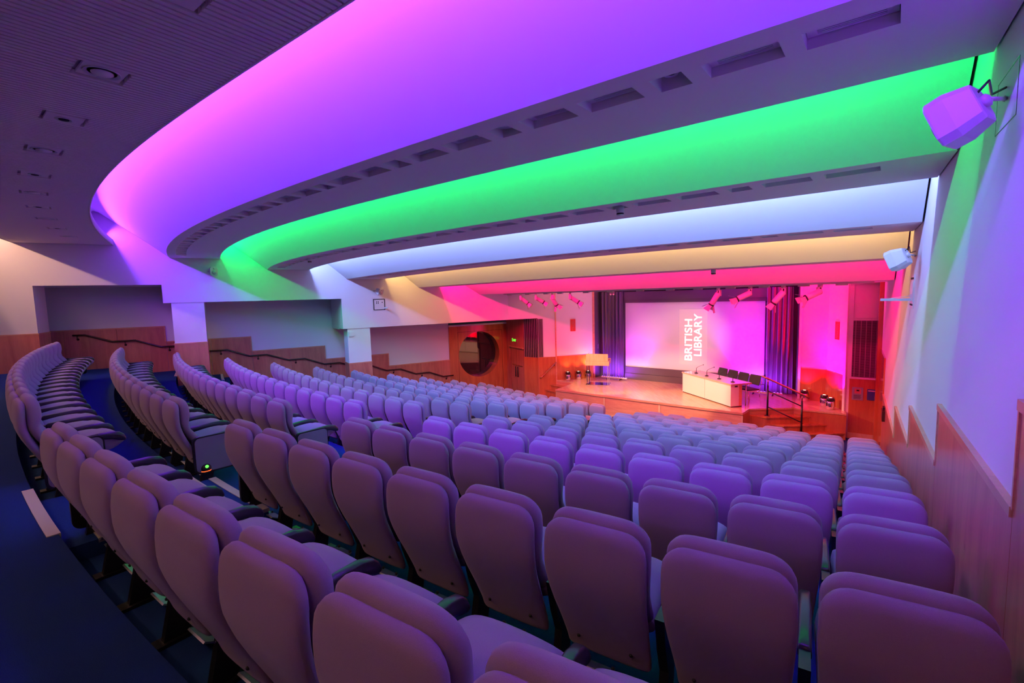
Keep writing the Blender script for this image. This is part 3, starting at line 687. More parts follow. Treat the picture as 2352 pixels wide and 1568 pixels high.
# walls round the left of the stage
def flatwall(name, a, b, zb, zt, zw, proud=0.012, back=1, woodm='wood_red'):
    mb = MB(); wallseg(mb, a, b, zb, zt, 0.10, back); o = struct(mb, name, 'wall')
    d, n, L = seg(a, b); m = max(1, round(L/1.0))
    for i in range(m):
        mb = MB(); onseg(a, b, L*i/m+0.002, L*(i+1)/m-0.002, F0 if zb <= F0 else zb, zw, 0, proud, mb, back); mb.build('wood_panel', woodm, o)
    return o
flatwall('wall_left_stairs', PK, PC0, F0, -0.90, -2.575)
flatwall('wall_left_stage', PC0, PE0, F0, 0.14, -2.56)
mb = MB(); onseg(PC0, PE0, -0.02, 0.03, F0, 0.13, 0, 0.02, mb); onseg(PC0, PE0, 1.655, 1.74, ST, 0.13, 0, 0.02, mb); struct(mb, 'trim_3', 'trim')
# slatted grille box with wood below, faces at the left of the door
gb = MB(); wallseg(gb, PD1, PK, F0, -0.95, 0.10, 1); o = struct(gb, 'wall_left_grille', 'wood')
mb = MB(); onseg(PD1, PK, 0.0, 0.735, F0, -2.60, 0, 0.014, mb); mb.build('wood_panel', 'wood_red', o)
def slatgrille(a, b, s0, s1, z0, z1, nv, label, cat, back=1, nh=0):
    d, n, L = seg(a, b); c = np.array(a)+d*(s0+s1)/2
    th = thing('wall_grille', c[0], c[1], z0, label, cat)
    mb = MB(); onseg(a, b, s0, s1, z0, z1, 0.002, 0.006, mb, back); mb.build('backing', 'dark', th, fix=False)
    for i in range(nv):
        q = s0+(i+0.5)*(s1-s0)/nv; mb = MB(); onseg(a, b, q-0.010, q+0.010, z0, z1, 0.006, 0.035, mb, back); mb.build('slat', 'grille' if 'grille' in MT else 'wood', th, fix=False)
    if nh:
        mb = MB()
        for i in range(nh): z = z0+(i+0.5)*(z1-z0)/nh; onseg(a, b, s0, s1, z-0.006, z+0.006, 0.006, 0.022, mb, back)
        p = mb.build('louvres', 'grille', th, fix=False); p['kind'] = 'stuff'
    return th
MT['grille'] = mat('grille_grey', (0.32, 0.22, 0.26), 0.5)
slatgrille(PD1, PK, 0.01, 0.73, -2.585, -0.955, 8, 'tall dark slatted wall grille beside the exit door', 'grille')
slatgrille(PK, PC0, 0.01, 0.215, -2.57, -0.955, 4, 'narrow return of the slatted grille, beside the pink stair wall', 'grille')
# exit door
mb = MB(); wallseg(mb, PD0, PD1, -2.21, -0.945, 0.12, 1); struct(mb, 'wall_left_door_head', 'wood')
WE = LP(11.085, 1.96); mb = MB(); wallseg(mb, WE, PD0, F0, -0.945, 0.10, 1); struct(mb, 'wall_left_return', 'wood')
mb = MB(); onseg(PD0, PD1, 0.02, 1.44, -2.26, -2.21, -0.02, 0.06, mb); struct(mb, 'trim_4', 'trim')
dr = MB(); onseg(PD0, PD1, 0.10, 1.42, F0, -2.22, -0.10, -0.05, dr); dr = struct(dr, 'door_1', 'wood')
for s0, s1, hs in ((0.12, 0.755, 0.66), (0.765, 1.40, 0.86)):
    mb = MB(); onseg(PD0, PD1, s0, s1, F0+0.01, -2.23, -0.05, -0.03, mb); lf = mb.build('door_leaf', 'wood', dr)
    mb = MB(); q = np.array(PD0)+seg(PD0, PD1)[0]*hs-seg(PD0, PD1)[1]*0.03
    mb.tube([(*q, -3.10), (*q, -3.56)], 0.022, 10); mb.build('pull_handle', 'black', lf)
mb = MB(); onseg(PD0, PD1, 0.25, 0.72, -3.06, -3.03, -0.02, 0.0, mb); onseg(PD0, PD1, 0.80, 1.27, -3.06, -3.03, -0.02, 0.0, mb); mb.build('push_bar', 'bronze', dr)
def text_mesh(txt, size, m, mtx, parent, ext=0.004, off=0.0, name='lettering', spacing=1.0):
    c = bpy.data.curves.new(name, 'FONT'); c.body = txt; c.size = size; c.extrude = ext; c.offset = off; c.space_character = spacing
    c.align_x = 'LEFT'; c.align_y = 'BOTTOM'; o = bpy.data.objects.new(name, c); COL.objects.link(o)
    bpy.context.view_layer.update(); dg = bpy.context.evaluated_depsgraph_get(); me = bpy.data.meshes.new_from_object(o.evaluated_get(dg)); bpy.data.objects.remove(o)
    return me
def place_text(txt, origin, right, up, length, height, m, parent, name='lettering', ext=0.003, off=0.0):
    """text mesh fitted so it runs `length` along right and cap height `height` along up, origin lower left (eye-level z)"""
    me = text_mesh(txt, 1.0, m, None, None, 0.01, off, name)
    vs = np.array([v.co[:] for v in me.vertices]); lo, hi = vs.min(0), vs.max(0)
    R3 = Vector(right).normalized(); U3 = Vector(up).normalized(); N3 = R3.cross(U3)
    O = Vector((origin[0], origin[1], origin[2]+ZO)); pm = parent.matrix_basis.inverted()
    if parent.parent is not None: pm = pm @ parent.parent.matrix_basis.inverted()
    for v in me.vertices:
        x = (v.co.x-lo[0])/(hi[0]-lo[0])*length; y = (v.co.y-lo[1])/(hi[1]-lo[1])*height; z = (v.co.z-lo[2])/(hi[2]-lo[2])*ext
        v.co = pm @ (O+R3*x+U3*y+N3*z)
    me.materials.clear(); me.materials.append(MT[m]); o = bpy.data.objects.new(name, me); COL.objects.link(o); o.parent = parent; return o
dd, dn, dl = seg(PD0, PD1); q = np.array(PD0)+dd*0.30-dn*0.02
ex = thing('exit_sign', q[0], q[1], -2.0, 'green glowing exit sign above the brown double door', 'exit sign')
mb = MB(); onseg(PD0, PD1, 0.28, 0.86, -2.03, -1.83, 0.0, 0.012, mb); mb.build('sign_panel', 'wood', ex)
place_text('E', (*(np.array(PD0)+dd*0.34-dn*0.014), -1.99), (*dd, 0), (0, 0, 1), 0.07, 0.13, 'e_green', ex)
place_text('XIT', (*(np.array(PD0)+dd*0.44-dn*0.014), -1.985), (*dd, 0), (0, 0, 1), 0.30, 0.10, 'e_green', ex)

# round window in the veneered wall of the side aisle
rw = thing('wall_left_window_panel', *LP(9.64, 1.96), F0, None, None); rw['kind'] = 'structure'
def Pw(s, o, z): p = LP(s, o); return (p[0], p[1], z)
wc, wz, wr = 9.66, -2.52, 1.02; mb = MB(); nseg = 48
s0, s1, z0, z1 = 8.2, 11.085, F0, -1.22
def edgept(a):
    c, s = math.cos(a), math.sin(a); k = min((s1-wc)/c if c > 1e-6 else 9e9, (s0-wc)/c if c < -1e-6 else 9e9, (z1-wz)/s if s > 1e-6 else 9e9, (z0-wz)/s if s < -1e-6 else 9e9); return wc+k*c, wz+k*s
angs = sorted([2*math.pi*i/nseg for i in range(nseg)]+[math.atan2(z-wz, s-wc) % (2*math.pi) for s in (s0, s1) for z in (z0, z1)])
for i in range(len(angs)):
    a, b = angs[i], angs[(i+1) % len(angs)]; ea, eb = edgept(a), edgept(b)
    ia, ib = (wc+wr*math.cos(a), wz+wr*math.sin(a)), (wc+wr*math.cos(b), wz+wr*math.sin(b))
    mb.face([Pw(ia[0], 1.93, ia[1]), Pw(ib[0], 1.93, ib[1]), Pw(eb[0], 1.93, eb[1]), Pw(ea[0], 1.93, ea[1])])
    mb.face([Pw(ia[0], 1.93, ia[1]), Pw(ib[0], 1.93, ib[1]), Pw(ib[0], 2.32, ib[1]), Pw(ia[0], 2.32, ia[1])])
mb.build('wood_panel', 'wood_red', rw)
mb = MB()
for a in (0, 1):
    sx = (8.62, 10.84)[a]; lbox(mb, sx-0.006, sx+0.006, 1.926, 1.931, F0, -1.48)
lbox(mb, 8.62, 10.84, 1.926, 1.931, -1.486, -1.474); mb.build('panel_groove', 'rail', rw)
mb = MB(); ring = [Pw(wc+wr*1.01*math.cos(2*math.pi*i/48), 2.30, wz+wr*1.01*math.sin(2*math.pi*i/48)) for i in range(48)]; mb.face(ring)
g = mb.build('window_1', 'glass'); g['kind'] = 'structure'
mb = MB(); lbox(mb, 8.25, 11.0, 2.34, 3.4, -3.9, -1.3); struct(mb, 'wall_booth', 'dark')
mb = MB(); lbox(mb, 8.2, 11.1, 1.90, 2.1, -1.22, -1.15); struct(mb, 'trim_5', 'soffit')

# handrails of the side aisle
def rail(pts, label, brk):
    th = thing('handrail', pts[0][0], pts[0][1], pts[0][2], label, 'handrail', 'dark handrails of the side aisle')
    mb = MB(); mb.tube(pts, 0.026, 10); mb.build('rail', 'rail', th)
    for s, z in brk:
        p = LP(s, 1.85); q = LP(s, 1.93); mb = MB(); mb.tube([(p[0], p[1], z-0.02), (p[0], p[1], z-0.10), (q[0], q[1], z-0.13)], 0.012, 8); mb.lathe((q[0], q[1], z-0.13), [(0.035, 0), (0.035, -0.012)], 12, axis=(*LN, 0)); mb.build('bracket', 'rail', th)
def rp(l): return [(*LP(s, 1.85), z) for s, z in l]
rail(rp([(-3.9, -0.792), (-3.625, -0.793), (-3.008, -1.035), (-2.45, -1.035), (-1.815, -1.289), (-1.35, -1.295)]), 'dark stepped handrail on the rearmost recess wall', [(-3.8, -0.79), (-2.7, -1.035), (-1.6, -1.29)])
rail(rp([(-0.6, -1.535), (-0.01, -1.535), (0.64, -1.80), (1.179, -1.80), (1.864, -2.052), (2.405, -2.052), (3.071, -2.322), (3.621, -2.322), (4.0, -2.45)]), 'dark stepped handrail on the middle recess wall, between the columns', [(-0.2, -1.535), (0.9, -1.80), (2.1, -2.052), (3.3, -2.322)])
rail(rp([(4.5, -2.5), (4.88, -2.58), (5.41, -2.808), (5.984, -2.808), (6.622, -3.075), (7.217, -3.075), (7.841, -3.32), (8.31, -3.32)]), 'dark stepped handrail beside the round window', [(5.7, -2.808), (6.9, -3.075), (8.0, -3.32)])
# bronze rail of the left stage stairs
d_, n_, L_ = seg(PK, PC0); q0 = PK+d_*0.03-n_*0.08; q1 = PK+d_*0.74-n_*0.08
th = thing('stair_handrail', q0[0], q0[1], -3.4, 'sloping bronze handrail on the orange wall of the left stage stairs', 'handrail')
mb = MB(); mb.tube([(*q0, -3.44), (*(q0+d_*0.06), -3.42), (*q1, -2.80)], 0.024, 10); mb.build('rail', 'bronze', th)
for t in (0.22, 0.88):
    p = q0*(1-t)+q1*t; z = -3.44*(1-t)-2.80*t; mb = MB(); mb.tube([(*p, z-0.01), (*p, z-0.07), (*(p+n_*0.08), z-0.08)], 0.012, 8); mb.build('bracket', 'black', th)

# back of the stage
mb = MB(); a, b = S0-SD*1.35, S0+SD*6.5; mb.hexa([a, b, b-SN*0.15, a-SN*0.15], F0, 0.14); struct(mb, 'wall_stage_back', 'grey_fabric')
mb = MB(); wallseg(mb, PE0, S0-SD*1.20, F0, 0.14, 0.08, 1); wallseg(mb, S0+SD*6.25, RW, F0, 0.14, 0.08, 1); struct(mb, 'wall_stage_side', 'grey_fabric')
def sbox(mb, s0, s1, z0, z1, p0, p1): mb.hexa([S0+SD*s0+SN*p0, S0+SD*s1+SN*p0, S0+SD*s1+SN*p1, S0+SD*s0+SN*p1], z0, z1)
mb = MB(); sbox(mb, 0.0, 5.36, -0.25, 0.07, 0, 0.16); sbox(mb, 0.0, 5.33, -0.38, -0.25, 0, 0.10); struct(mb, 'trim_6', 'grey_fabric')
for z0, z1, p in ((ST, -3.335, 0.16), (-3.33, -3.062, 0.10)):
    mb = MB(); sbox(mb, 0.02, 5.33, z0, z1, 0, p); o = mb.build('low_cabinet', 'grey_fabric'); q = S0+SD*2.6
    tag(o, 'long low dark grey ledge under the screen, ' + ('lower tier on the floor' if z0 == ST else 'upper tier'), 'ledge')
scn = thing('projection_screen', *(S0+SD*2.64), -3.05, 'large white projection screen with a pale slide, behind the table', 'screen')
mb = MB(); sbox(mb, 0.0, 5.28, -3.055, -0.375, 0, 0.03); mb.build('screen_cloth', 'screen', scn)
mb = MB(); sbox(mb, 2.275, 3.33, -2.81, -0.655, 0.03, 0.034); sl_ = mb.build('projected_slide', 'e_slide', scn)
def sp(s, z, p): q = S0+SD*s+SN*p; return (q[0], q[1], z)
place_text('BRITISH', sp(2.77, -2.64, 0.036), (0, 0, 1), (-SD[0], -SD[1], 0), 1.60, 0.285, 'e_text', sl_, 'projected_word', 0.004, 0.008)
place_text('LIBRARY', sp(3.125, -2.45, 0.036), (0, 0, 1), (-SD[0], -SD[1], 0), 1.62, 0.285, 'e_text', sl_, 'projected_word', 0.004, 0.008)
def curtain(s0, s1, label, folds):
    mb = MB(); P = []; n = folds*14
    for i in range(n+1):
        t = i/n; s = s0+(s1-s0)*t; row = []
        for j in range(13):
            v = j/12; z = 0.09*(1-v)+(ST+0.02)*v; am = 0.055+0.03*math.sin(3*v+1.7*i/14)
            ph = 2*math.pi*folds*t+0.5*math.sin(2.2*v+s*3); row.append(sp(s+0.035*math.sin(ph*1.0+1.2)*v, z, 0.22+am*math.sin(ph)+0.02*math.sin(ph*2.3+v*2)))
        P.append(row)
    mb.grid(P); P2 = [[(x-SN[0]*0.012, y-SN[1]*0.012, z) for x, y, z in r] for r in P]; mb.grid(P2, flip=True)
    o = mb.build('stage_curtain', 'curtain', fix=False); tag(o, label, 'curtain', 'stage curtains')
curtain(-1.0, -0.02, 'dark gathered stage curtain left of the screen, lit violet', 6)
curtain(5.36, 6.16, 'dark gathered stage curtain right of the screen, lit violet', 5)
th = thing('wall_switch_pair', *(PE0*0.6+(S0-SD*1.2)*0.4), -2.3, 'pair of slim pale strips on the dark wall beside the left curtain', 'wall plate')
for t in (0.45, 0.6):
    a, b = PE0, S0-SD*1.20; mb = MB(); dL = seg(a, b)[2]; onseg(a, b, dL*t, dL*t+0.03, -2.35, -2.15, 0.0, 0.012, mb); mb.build('strip', 'silver', th)

# right of the stage
mb = MB(); wallseg(mb, RW, BN, F0, 0.14, 0.1, 1); wallseg(mb, BN, FL, F0, 0.14, 0.1, 1); o = struct(mb, 'wall_right_stage', 'wall')
for a, b in ((RW, BN), (BN, FL)):
    L = seg(a, b)[2]; mb = MB(); onseg(a, b, 0.0, L, ST, -2.56, 0, 0.014, mb); mb.build('wood_panel', 'wood_red', o)
mb = MB(); onseg(RW, BN, -0.02, 0.05, ST, 0.13, 0, 0.03, mb); onseg(BN, FL, seg(BN, FL)[2]-0.12, seg(BN, FL)[2], F0, 0.13, 0, 0.05, mb); struct(mb, 'trim_7', 'wall')
o = MB(); wallseg(o, FL, FR, F0, 0.16, 0.1, 1); o = struct(o, 'wall_front_right', 'wall')
mb = MB(); onseg(FL, FR, 0.06, 0.72, F0+0.17, -2.57, 0, 0.014, mb); mb.build('wood_panel', 'wood_red', o)
mb = MB(); onseg(FL, FR, 0.04, 0.74, F0, F0+0.17, 0, 0.03, mb); mb.build('skirting', 'pale_wood', o)
mb = MB()
for s0, s1, z0, z1 in ((0.05, 0.10, -2.56, 0.13), (0.70, 0.75, -2.56, 0.13), (0.10, 0.70, -0.93, -0.88), (0.05, 0.75, -2.60, -2.55), (0.10, 0.70, 0.08, 0.13)): onseg(FL, FR, s0, s1, z0, z1, 0, 0.03, mb)
mb.build('frame', 'wall', o)
mb = MB(); onseg(FL, FR, 0.14, 0.68, -0.84, 0.07, -0.01, 0.006, mb); mb.build('recess_panel', 'soffit', o)
mb = MB()
for s0, s1, z0, z1 in ((0.11, 0.14, -0.87, 0.09), (0.68, 0.70, -0.87, 0.09), (0.14, 0.68, -0.87, -0.84)): onseg(FL, FR, s0, s1, z0, z1, 0, 0.02, mb)
mb.build('inner_frame', 'wall', o)
slatgrille(FL, FR, 0.10, 0.70, -2.545, -0.93, 5, 'tall louvred wall grille at the right of the stage', 'grille', 1, 52)
# door in the right wall beside the stage
mb = MB(); rbox(mb, 13.95, 16.2, -0.03, 0.0, F0, -1.66); o = struct(mb, 'door_2', 'wood_red')
mb = MB(); rbox(mb, 15.9, 16.5, -0.10, 0.0, F0, 0.14); struct(mb, 'trim_8', 'wood_red')
th = thing('wall_box', *RP(13.0), -2.9, 'small dark metal box on the right wall beside the front rows', 'wall box')
mb = MB(); rbox(mb, 12.75, 13.15, -0.075, -0.02, -2.90, -2.68); mb.build('body', 'rail', th); mb = MB(); rbox(mb, 12.85, 13.05, -0.06, -0.02, -2.66, -2.61); mb.build('button', 'black', th)
th = thing('evacuation_notice', *(FL+seg(FL, FR)[0]*0.26), -3.2, 'silver notice with a pink diagram on the red front panel', 'notice')
mb = MB(); onseg(FL, FR, 0.13, 0.39, -3.21, -2.84, 0.014, 0.026, mb); mb.build('plate', 'silver', th)
mb = MB(); onseg(FL, FR, 0.19, 0.34, -3.02, -2.88, 0.026, 0.028, mb); mb.build('diagram', 'signwhite', th)
mb = MB(); onseg(FL, FR, 0.235, 0.30, -2.95, -2.91, 0.028, 0.030, mb); mb.build('diagram_mark', 'black', th)
mb = MB()
for i in range(6): onseg(FL, FR, 0.17, 0.35-0.012*(i % 3), -3.07-i*0.02, -3.062-i*0.02, 0.026, 0.0275, mb)
mb.build('text_lines', 'black', th)
th = thing('notice_folder', *(FL+seg(FL, FR)[0]*0.58), -3.18, 'blue folder in a holder on the red front panel', 'folder')
mb = MB(); onseg(FL, FR, 0.48, 0.70, -3.18, -2.87, 0.014, 0.04, mb); mb.build('cover', 'blue', th); mb = MB(); onseg(FL, FR, 0.50, 0.68, -2.93, -2.90, 0.04, 0.042, mb); mb.build('label_strip', 'white', th)

# red name boards on both side walls
def board(a, b, s0, s1, z0, z1, label, mirror=False):
    d, n, L = seg(a, b); c = np.array(a)+d*(s0+s1)/2
    th = thing('name_board', c[0], c[1], z0, label, 'sign', 'red name boards beside the stage')
    mb = MB(); onseg(a, b, s0, s1, z0, z1, 0.0, 0.012, mb); mb.build('board', 'red', th)
    w_ = s1-s0; h = z1-z0
    for word, f, zz, ln in (('BRITISH', 0.46, z0+h*0.08, h*0.74), ('LIBRARY', 0.80, z0+h*0.15, h*0.76)):
        p = np.array(a)+d*(s0+w_*f)-n*0.013; place_text(word, (p[0], p[1], zz), (0, 0, 1), (-d[0], -d[1], 0), ln, w_*0.24, 'signwhite', th, 'lettering', 0.002, 0.01)
board(PC0, PE0, 0.66, 0.885, -1.525, -1.01, 'red vertical name board on the pink wall left of the stage')
board(BN, FL, 0.46, 0.70, -1.535, -1.0, 'red vertical name board on the magenta wall right of the stage')

# ---- stage furniture
tz = -2.845
def lerp2(a, b, t): return (a[0]*(1-t)+b[0]*t, a[1]*(1-t)+b[1]*t)
ta, tb = np.array([6.10, 16.78]), np.array([6.68, 14.29]); tdv, tnv, tl_ = seg(ta, tb); tnv = tnv if tnv@np.array([1, 0]) > 0 else -tnv
for s0, s1, side in ((0.0, 1.255, 'rear'), (1.275, tl_, 'front')):
    c = ta+tdv*(s0+s1)/2; th = thing('panel_desk', c[0], c[1], ST, f'white fronted conference desk with pale top, the {"half nearer the screen" if side == "rear" else "half nearer the steps"}', 'desk', 'conference desks on the stage')
    q = [ta+tdv*s0, ta+tdv*s1, ta+tdv*s1+tnv*0.03, ta+tdv*s0+tnv*0.03]; mb = MB(); mb.hexa(q, ST+0.03, tz-0.045); mb.build('front_panel', 'table', th)
    mb = MB(); mb.hexa([p+tnv*0.02 for p in q[:2]]+[ta+tdv*s1+tnv*0.4, ta+tdv*s0+tnv*0.4], ST, ST+0.03); mb.build('plinth', 'rail', th)
    e_ = (s1, s1-0.03) if side == 'front' else (s0, s0+0.03)
    mb = MB(); mb.hexa([ta+tdv*e_[0]+tnv*0.03, ta+tdv*e_[1]+tnv*0.03, ta+tdv*e_[1]+tnv*0.29, ta+tdv*e_[0]+tnv*0.29], ST+0.03, tz-0.045); mb.build('end_panel', 'table', th)
    mb = MB(); mb.hexa([ta+tdv*e_[0]+tnv*0.29, ta+tdv*e_[1]+tnv*0.29, ta+tdv*e_[1]+tnv*0.40, ta+tdv*e_[0]+tnv*0.40], ST+0.03, tz-0.045); mb.build('end_stile', 'trim', th)
    if side == 'front': mb = MB(); mb.hexa([ta+tdv*(s1+0.004)+tnv*0.14, ta+tdv*(s1-0.01)+tnv*0.14, ta+tdv*(s1-0.01)+tnv*0.24, ta+tdv*(s1+0.004)+tnv*0.24], tz-0.11, tz-0.06); mb.build('socket', 'black', th)
    mb = MB(); a0 = s0-(0.03 if side == 'rear' else 0.008); a1 = s1+(0.03 if side == 'front' else 0.008)
    mb.hexa([ta+tdv*a0-tnv*0.02, ta+tdv*a1-tnv*0.02, ta+tdv*a1+tnv*0.72, ta+tdv*a0+tnv*0.72], tz-0.045, tz); mb.build('desk_top', 'table_top', th)
    for s in (s0+0.1, s1-0.1):
        p = ta+tdv*s+tnv*0.62; mb = MB(); mb.tube([(*p, ST), (*p, tz-0.045)], 0.02, 10); mb.build('leg', 'silver', th)
for i, (x, y) in enumerate(((6.44, 16.40), (6.56, 15.80), (6.72, 15.20), (6.88, 14.60))):
    th = thing('gooseneck_microphone', x, y, tz, f'black gooseneck microphone on the conference desk, {ORD[i]} from the screen end', 'microphone', 'gooseneck microphones')
    mb = MB(); mb.lathe((x, y, tz), [(0.062, 0), (0.062, 0.012), (0.045, 0.026), (0.02, 0.03)], 20); mb.build('base', 'black', th)
    mb = MB(); mb.tube([(x, y, tz+0.02), (x, y, tz+0.17), (x+0.03, y-0.03, tz+0.22), (x+0.10, y-0.09, tz+0.27), (x+0.17, y-0.14, tz+0.31)], [0.010, 0.009, 0.006, 0.005, 0.005], 8); mb.build('neck', 'black', th)
    mb = MB(); mb.lathe((x+0.17, y-0.14, tz+0.31), [(0.006, 0), (0.014, 0.008), (0.014, 0.03), (0.004, 0.036)], 10, axis=(0.17, -0.12, 0.09)); mb.build('capsule', 'black', th)
def stackchair(x, y, az, label):
    rz = az; th = thing('stacking_chair', x, y, ST, label, 'chair', 'black chairs behind the desk', rz); z0 = 0.0
    mb = MB(); rings = []
    for t in np.linspace(-0.23, 0.23, 7): rings.append([(t, yy, 0.45+zz) for yy, zz in sup(0.22, 0.025, 14, 4)])
    mb.loft(rings); mb.build('seat', 'chair', th, local=True)
    mb = MB(); rings = []
    for t in np.linspace(0, 1, 8):
        hw = 0.235-0.01*math.cos(t*6.28); rings.append([(xx, -0.22-0.07*t+yy+0.03*(xx/0.23)**2, 0.58+0.30*t) for xx, yy in sup(hw, 0.015, 16, 4)])
    mb.loft(rings); mb.build('backrest', 'chair', th, local=True)
    for sx in (-1, 1):
        mb = MB(); mb.tube([(sx*0.25, 0.22, 0), (sx*0.235, 0.19, 0.44)], 0.010, 8); mb.build('leg', 'chrome', th, local=True)
        mb = MB(); mb.tube([(sx*0.25, -0.26, 0), (sx*0.235, -0.17, 0.44)], 0.010, 8); mb.build('leg', 'chrome', th, local=True)
        mb = MB(); mb.tube([(sx*0.235, 0.2, 0.43), (sx*0.235, -0.2, 0.43), (sx*0.238, -0.25, 0.60), (sx*0.238, -0.29, 0.80)], 0.010, 8); mb.build('side_frame', 'chrome', th, local=True)
tv = math.atan2(-tnv[0], tnv[1])
for i, t in enumerate((0.62, 1.12, 1.62, 2.12)):
    p = ta+tdv*t+tnv*0.95+tdv*0.02*i
    stackchair(p[0], p[1], tv+math.pi, f'black stacking chair behind the conference desk, {ORD[i]} from the screen end')
p = ta+tdv*2.5+tnv*1.15
# lectern
lc = np.array([3.42, 18.74]); ld = np.array([0.94, -0.34])/np.hypot(0.94, 0.34); ln = np.array([ld[1], -ld[0]])*1.0
ln = -ln if ln@np.array([0.3, 1]) < 0 else ln      # towards the speaker (back)
th = thing('lectern', lc[0], lc[1], ST, 'maple topped lectern on slim steel legs, left side of the stage', 'lectern')
def lq(a0, a1, b0, b1): return [lc+ld*a0+ln*b0, lc+ld*a1+ln*b0, lc+ld*a1+ln*b1, lc+ld*a0+ln*b1]
mb = MB(); mb.hexa(lq(-0.46, 0.46, -0.30, 0.30), ST, ST+0.018); mb.build('base_plate', 'chrome', th)
for sx, m in ((-0.40, 'black'), (0.42, 'silver')):
    for sy in (-0.22, 0.20):
        p = lc+ld*sx+ln*sy; mb = MB(); mb.bar((*p, ST+0.018), (*p, -2.79), 0.05, 0.02, (*ld, 0)); mb.build('leg', m, th)
mb = MB(); mb.hexa(lq(-0.47, 0.47, -0.26, 0.30), [-2.80, -2.80, -2.72, -2.72], [-2.63, -2.63, -2.56, -2.56]); mb.build('desk_box', 'pale_wood', th)
mb = MB(); mb.hexa(lq(-0.44, 0.42, -0.20, -0.17), -2.62, -2.34); mb.build('screen_board', 'pale_wood', th)
mb = MB(); p = lc-ld*0.38-ln*0.1; mb.tube([(*p, -2.6), (*p, -2.34), (*(p+ld*0.06), -2.31)], 0.007, 8); mb.build('reading_lamp', 'black', th)
# uplighters: chrome cans with black heads
def upl(x, y, i, side):
    th = thing('floor_uplighter', x, y, ST, f'chrome floor uplighter by the {"orange wall, stage left" if side == "l" else "red wall, stage right"}, {ORD[i]} from the screen', 'stage light', 'chrome floor uplighters')
    mb = MB(); mb.lathe((x, y, ST), [(0.10, 0.0), (0.105, 0.015), (0.105, 0.20), (0.085, 0.24)], 20); mb.build('can', 'chrome', th)
    mb = MB(); mb.lathe((x, y, ST+0.235), [(0.075, 0.0), (0.095, 0.02), (0.095, 0.105), (0.07, 0.11)], 20); mb.build('head', 'black', th)
    for sx in (-1, 1):
        mb = MB(); mb.tube([(x+sx*0.11, y, ST+0.10), (x+sx*0.125, y, ST+0.26), (x+sx*0.10, y, ST+0.30)], 0.009, 6); mb.build('yoke', 'black', th)
    mb = MB(); mb.lathe((x, y, ST+0.344), [(0.055, 0.0), (0.0, 0.004)], 16); mb.build('lens', 'e_lens', th)
for i, (x, y) in enumerate(((3.22, 20.02), (2.80, 19.95), (2.34, 19.86))): upl(x, y, i, 'l')
for i, (x, y) in enumerate(((9.36, 14.95), (9.50, 14.20), (9.42, 13.80))): upl(x, y, i, 'r')
# LED battens on the floor under the curtains
def batten(p, q, label):
    p = np.array(p); q = np.array(q); d, n, L = seg(p, q); c = (p+q)/2
    th = thing('led_batten', c[0], c[1], ST, label, 'stage light', 'violet led battens')
    mb = MB(); mb.bar((*p, ST+0.08), (*q, ST+0.08), 0.07, 0.055); mb.build('housing', 'white', th)
    for t in (0.25, 0.75):
        e = p*(1-t)+q*t; mb = MB(); mb.bar((*(e-n*0.12), ST+0.012), (*(e+n*0.12), ST+0.012), 0.03, 0.02); mb.bar((*e, ST+0.01), (*e, ST+0.06), 0.03, 0.03); mb.build('foot', 'black', th)
    m = 12
    for i in range(m):
        e = p*(1-(i+0.5)/m)+q*((i+0.5)/m); mb = MB(); mb.lathe((*e, ST+0.107), [(0.020, 0), (0.016, 0.006), (0, 0.007)], 10); mb.build('led', 'e_violet', th, fix=False)
    return d, n, L
batten((3.80, 20.02), (4.72, 19.32), 'white led batten glowing violet on the stage floor under the left curtain')
batten((8.10, 16.35), (9.05, 15.62), 'white led batten glowing violet on the stage floor under the right curtain')
# rail of the right stage stairs
th = thing('stair_rail', 7.62, 13.95, -3.77, 'black post rail with a bronze handrail on the right stage stairs', 'handrail')
pa, pb = np.array([7.62, 13.93]), np.array([8.36, 13.45]); za, zb = -3.77, -4.15
d, n, L = seg(pa, pb)
for p, z0, zt in ((pa, za, -2.66), (pb, zb, -3.06)):
    mb = MB(); mb.tube([(*p, z0), (*p, zt-0.18)], 0.026, 12); mb.lathe((*p, z0), [(0.075, 0), (0.075, 0.012), (0.03, 0.02)], 16); po = mb.build('post', 'black', th)
    mb = MB(); mb.tube([(*p, zt-0.18), (*p, zt)], 0.016, 10); mb.build('spigot', 'bronze', po)
mb = MB(); mb.tube([(*(pa-d*0.16), -2.58), (*pa, -2.64), (*pb, -3.04), (*(pb+d*0.18), -3.13)], 0.026, 10); mb.build('handrail', 'bronze', th)
for h in (0.30, 0.78):
    mb = MB(); mb.tube([(*pa, za+h-0.02), (*pb, zb+h-0.02)], 0.017, 8); mb.build('mid_bar', 'black', th)

